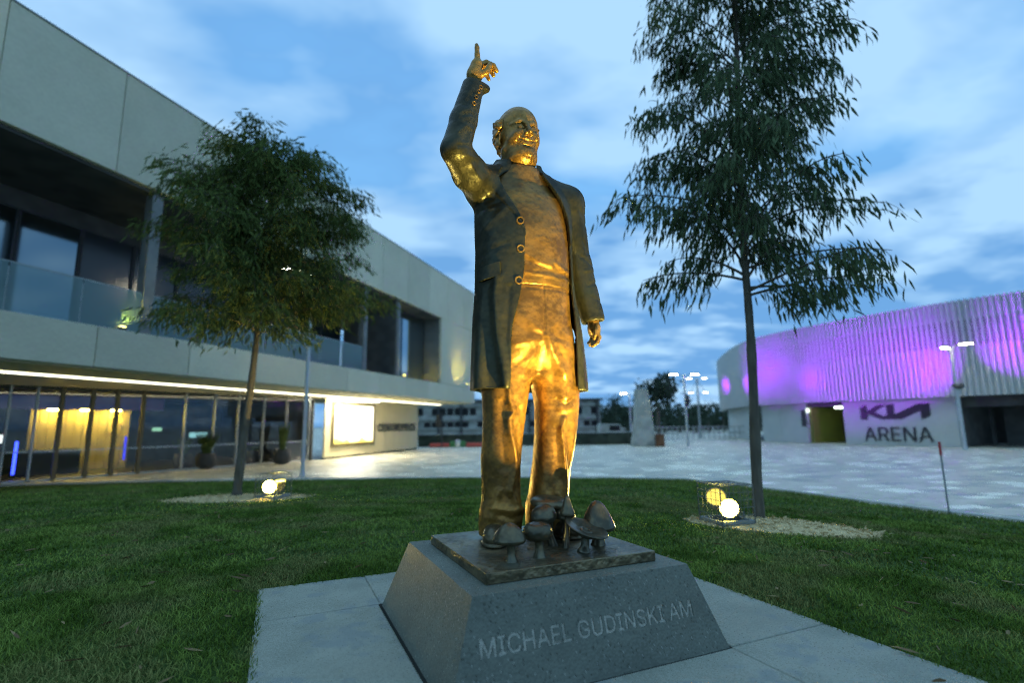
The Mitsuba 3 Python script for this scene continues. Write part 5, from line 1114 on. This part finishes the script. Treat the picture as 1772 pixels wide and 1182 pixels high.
for a_, z_ in ((-0.360, 2.752), (-0.377, 2.716), (-0.393, 2.680), (-0.406, 2.644)): put(st, 'sleeve_button', ring(cm, a_, z_, 0.0100), 'm_bronze_skin', smooth=40)
# pocket flap lying on the coat, viewer's left
pf = []
ga_, gz_ = np.meshgrid(np.linspace(-0.265, -0.185, 14), np.linspace(1.785, 1.862, 10))
for a_, z_ in zip(ga_.ravel(), gz_.ravel()):
    p_, n_ = on_mesh(cm, a_, z_); pf.append((p_ + n_ * 0.0, n_))
pp = np.array([q[0] for q in pf]); pn = np.array([q[1] for q in pf]); pp[:, 0], pp[:, 2] = ga_.ravel(), gz_.ravel() + 0.02 * (ga_.ravel() + 0.265) / 0.08
vv = np.vstack([pp + pn * 0.013, pp - pn * 0.006]); M_ = len(pp); ix = np.arange(M_).reshape(ga_.shape); fs = []
for i in range(ix.shape[0] - 1):
    for j in range(ix.shape[1] - 1):
        a0, b0, c0, d0 = ix[i, j], ix[i, j + 1], ix[i + 1, j + 1], ix[i + 1, j]
        fs += [(a0, b0, c0), (a0, c0, d0), (a0 + M_, c0 + M_, b0 + M_), (a0 + M_, d0 + M_, c0 + M_)]
bd = list(ix[0, :]) + list(ix[1:, -1]) + list(ix[-1, -2::-1]) + list(ix[-2:0:-1, 0])
for i in range(len(bd)):
    p0, p1 = bd[i], bd[(i + 1) % len(bd)]; fs += [(p0, p0 + M_, p1 + M_), (p0, p1 + M_, p1)]
put(st, 'pocket_flap', local_mesh(trimesh.Trimesh(vv, fs, process=False)), 'm_bronze_coat', smooth=35)
wb = stack
bl = []
for th in np.linspace(0, 2 * PI, 64, endpoint=False): pass

# ------------------------------------------------------------------ bronze mushrooms on the plate
def mushroom(label, base, cap_c, prof, stem_r, tilt=(0, 0), rough=0.0012, stem_b=None, ribs=None):
    k = thing('bronze_mushroom', label, 'mushroom', 'bronze mushrooms on the base plate')
    m = lathe(prof, 28)
    m.vertices += 0
    x_, y_, z_ = along((tilt[0], tilt[1], 1.0))
    c = frame(m, cap_c, x_, y_, z_)
    for _ in range(1): c = c.subdivide()
    cv = np.asarray(c.vertices); cn = normals(c)
    c = trimesh.Trimesh(cv + cn * (rough * 2 * (meshkit.fbm(cv * (60 if rough > 0.002 else 40), 3, int(base[0] * 1000) % 97) - 0.5))[:, None], c.faces, process=False)
    put(k, 'cap', local_mesh(trimesh.Trimesh(np.asarray(c.vertices), c.faces[:, ::-1], process=False)), 'm_bronze_dark', smooth=True)
    b0 = np.array([*base, ZF - 0.006]); t1 = np.asarray(cap_c, float)
    bulge = stem_b or 1.35
    path = np.array([b0 + (t1 - b0) * s + np.array([0.004 * math.sin(3 * s), 0, 0]) for s in np.linspace(0, 1, 9)])
    rs = 1.45 * stem_r * np.array([bulge * 1.12, bulge, 1.12, 1.0, 0.96, 0.96, 1.0, 1.05, 1.1])
    sm_ = tube(path, rs, 14)
    put(k, 'stem', local_mesh(trimesh.Trimesh(np.asarray(sm_.vertices), sm_.faces[:, ::-1], process=False)), 'm_bronze_dark', smooth=50)
    return k
def dome(r, h, under=0.012, p=0.55, lip=0.006):
    t = np.linspace(0, 1, 12)
    out = [(r * math.sin(s * PI / 2) ** 1.0, h * math.cos(s * PI / 2) ** p) for s in t]
    return [(0.0001, -under * 0.4)] + [(r * 0.5, -under * 0.6), (r * 0.9, -under)] + [(r * 0.985, -lip * 0.8)] + out[::-1][:-1] + [(0.0001, h)]
def conic(r, h, p=1.2):
    t = np.linspace(0, 1, 12)
    out = [(r * (1 - s ** p) ** 0.58, h * s) for s in t]
    return [(0.0001, -0.010), (r * 0.6, -0.016), (r * 0.93, -0.012)] + out[:-1] + [(0.0001, h)]
mushroom('pointed bronze mushroom nearest the front left, before the shoe', (-0.261, 0.293), (-0.268, 0.290, 0.487), conic(0.077, 0.075, 1.35), 0.0135)
mushroom('lumpy bronze mushroom with a rounded pitted cap, second from the left', (-0.110, 0.277), (-0.117, 0.274, 0.490), [(0.0001, -0.012), (0.045, -0.022), (0.064, -0.010), (0.070, 0.012), (0.066, 0.034), (0.050, 0.050), (0.025, 0.056), (0.0001, 0.057)], 0.0145, rough=0.0045)
mushroom('bronze mushroom with a tilted round cap behind the lumpy one', (0.056, 0.100), (0.008, 0.100, 0.535), dome(0.066, 0.060, p=0.8), 0.0120, (-0.45, 0.35))
mushroom('tall bronze mushroom with a wide flat cap against the trouser leg', (0.092, 0.006), (0.092, 0.000, 0.583), dome(0.101, 0.040, p=0.75), 0.0100, (0.05, 0.10))
mushroom('slender bronze mushroom with a narrow bell cap', (0.088, 0.173), (0.104, 0.170, 0.545), [(0.0001, 0.004), (0.028, -0.004), (0.038, 0.002), (0.036, 0.020), (0.026, 0.045), (0.018, 0.070), (0.013, 0.090), (0.0001, 0.100)], 0.0080)
mushroom('bronze mushroom with its wide shallow cap turned up like a dish', (0.123, 0.284), (0.138, 0.280, 0.478), [(0.0001, -0.024), (0.030, -0.018), (0.070, 0.000), (0.104, 0.018), (0.109, 0.024), (0.104, 0.029), (0.062, 0.020), (0.034, 0.012), (0.030, 0.018), (0.016, 0.020), (0.012, 0.012), (0.0001, 0.011)], 0.0140, (0.20, 0.30), stem_b=1.5)
mushroom('big bronze mushroom with a tall pointed cap at the right', (0.264, 0.193), (0.271, 0.190, 0.478), conic(0.088, 0.135, 1.15), 0.0200, (-0.05, 0.0), stem_b=1.2)
mushroom('small dark bronze mushroom half hidden behind the bell cap', (0.135, 0.085), (0.135, 0.083, 0.520), dome(0.060, 0.050, p=0.8), 0.0105, (0.25, 0.1))
# ------------------------------------------------------------------ caged floodlights on the lawn
scene['m_wire'] = twin(principled((0.16, 0.17, 0.15), 0.4, 0.6)); scene['m_slab'] = twin(principled(mottled((0.28, 0.29, 0.25), (0.42, 0.42, 0.36), 12.0), 0.85)); scene['m_can'] = twin(principled((0.26, 0.24, 0.17), 0.35, 0.6))
WARM = (1.0, 0.72, 0.18)
def floodlight(label, x, y, rot, heads, size=0.40, hgt=0.43):
    g_ = thing('floodlight', label, 'floodlight', 'caged floodlights on the lawn')
    z0 = float(lawn_z(x, y)) + 0.012; c_, s_ = math.cos(rot), math.sin(rot); X_, Y_ = np.array([c_, s_, 0]), np.array([-s_, c_, 0]); O_ = np.array([x, y, z0]); h = size / 2
    def lf(m): return frame(m, O_, X_, Y_)
    put(g_, 'base', lf(box(-h * 0.95, h * 0.95, -h * 0.95, h * 0.95, -0.05, 0.025, 0.008)), 'm_slab')
    put(g_, 'kerb', lf(cat([box(-h, h, -h, -h + 0.03, 0.026, 0.065, 0.004), box(-h, h, h - 0.03, h, 0.026, 0.065, 0.004), box(-h, -h + 0.03, -h + 0.031, h - 0.031, 0.026, 0.065, 0.004), box(h - 0.03, h, -h + 0.031, h - 0.031, 0.026, 0.065, 0.004)])), 'm_grey_metal')
    r_ = 0.0032; nst = 5
    for sx, sy in ((-1, -1), (1, -1), (1, 1), (-1, 1)): put(g_, 'corner_post', lf(tube([(sx * h, sy * h, 0.0), (sx * h, sy * h, hgt)], 0.007, 6)), 'm_wire')
    for i in range(1, nst):
        q = -h + size * i / nst
        for a, b in (((q, -h), (q, -h)), ((q, h), (q, h)), ((-h, q), (-h, q)), ((h, q), (h, q))):
            put(g_, 'wire', lf(tube([(a[0], a[1], 0.06), (a[0], a[1], hgt)], r_, 5)), 'm_wire')
        put(g_, 'wire', lf(tube([(q, -h, hgt), (q, h, hgt)], r_, 5)), 'm_wire'); put(g_, 'wire', lf(tube([(-h, q, hgt), (h, q, hgt)], r_, 5)), 'm_wire')
    for z in np.linspace(0.12, hgt, 5):
        put(g_, 'wire_hoop', lf(tube([(-h, -h, z), (h, -h, z), (h, h, z), (-h, h, z), (-h, -h, z + 1e-4)], r_ if z < hgt - 0.01 else 0.006, 5)), 'm_wire')
    for j, (px, py, pz, target, k, cut, rr, glow) in enumerate(heads):
        p_ = O_ + X_ * px + Y_ * py + np.array([0, 0, pz]); d_ = np.asarray(target, float) - p_; d_ /= np.linalg.norm(d_); x_, y_, z_ = along(d_)
        L_ = 0.17
        hd = put(g_, 'lamp_head', frame(lathe([(0.0001, -L_), (rr * 0.62, -L_), (rr * 0.80, -L_ * 0.75), (rr * 0.86, -0.02), (rr, 0.0), (rr, 0.022), (rr * 0.93, 0.022), (rr * 0.90, 0.0), (0.0001, -0.002)], 26), p_, x_, y_, z_), 'm_can', smooth=35)
        put(hd, 'lens', frame(trimesh.creation.cylinder(rr * 0.88, 0.008, sections=26), p_ + z_ * 0.006, x_, y_, z_), 'm_dark', emitter=lamp((1.0, 0.78, 0.12), glow, 0.6))
        put(g_, 'bracket', tube([p_ - d_ * 0.08 + x_ * (rr + 0.012), p_ - d_ * 0.09 + x_ * (rr + 0.015) + np.array([0, 0, -(pz - 0.03) * 0.6]), O_ + X_ * px + Y_ * py + np.array([0, 0, 0.026])], 0.011, 6), 'm_grey_metal')
        scene[g_ + '__beam' + (f'_{j:03d}' if j else '')] = spot(p_ + d_ * 0.03, target, WARM, k, cut, cut * 0.5, 4.0)
floodlight('caged warm floodlight burning on the mulch at the foot of the right tree', 2.30, 5.86, 0.25,
           [(0.0, -0.06, 0.17, (0.15, 2.75, 1.7), 1.1, 27, 0.105, 3.0), (-0.05, 0.09, 0.27, (0.6, 2.3, 3.0), 0.35, 42, 0.11, 0.06)])
floodlight('caged warm floodlight glowing on the grass right of the left tree', -4.15, 9.25, -0.3,
           [(-0.02, -0.08, 0.20, (-0.05, 2.8, 1.75), 3.2, 15, 0.115, 5.0), (0.06, 0.08, 0.27, (-3.9, 8.6, 4.6), 1.5, 46, 0.10, 0.5)])
# the floodlights before the statue, just below the picture: their light is what gilds its front
fl = C3 + U * 0.50 + N * 1.08
gl_ = thing('ground_light', 'round warm uplight sunk in the pavers before the plinth', 'floodlight')
put(gl_, 'rim', frame(lathe([(0.075, -0.03), (0.10, -0.03), (0.105, 0.006), (0.085, 0.012), (0.075, 0.006)], 28), fl, (1, 0, 0), (0, 1, 0)), 'm_grey_metal', smooth=40)
put(gl_, 'lens', frame(trimesh.creation.cylinder(0.074, 0.006, sections=28), fl + np.array([0, 0, 0.004]), (1, 0, 0), (0, 1, 0)), 'm_dark', emitter=lamp((1.0, 0.72, 0.22), 0.12))
scene[gl_ + '__beam'] = spot(fl + np.array([0, 0, 0.02]), C3 + U * 0.07 + N * 0.02 + np.array([0, 0, 2.15]), WARM, 4.9, 31.5, 20, 8.0)
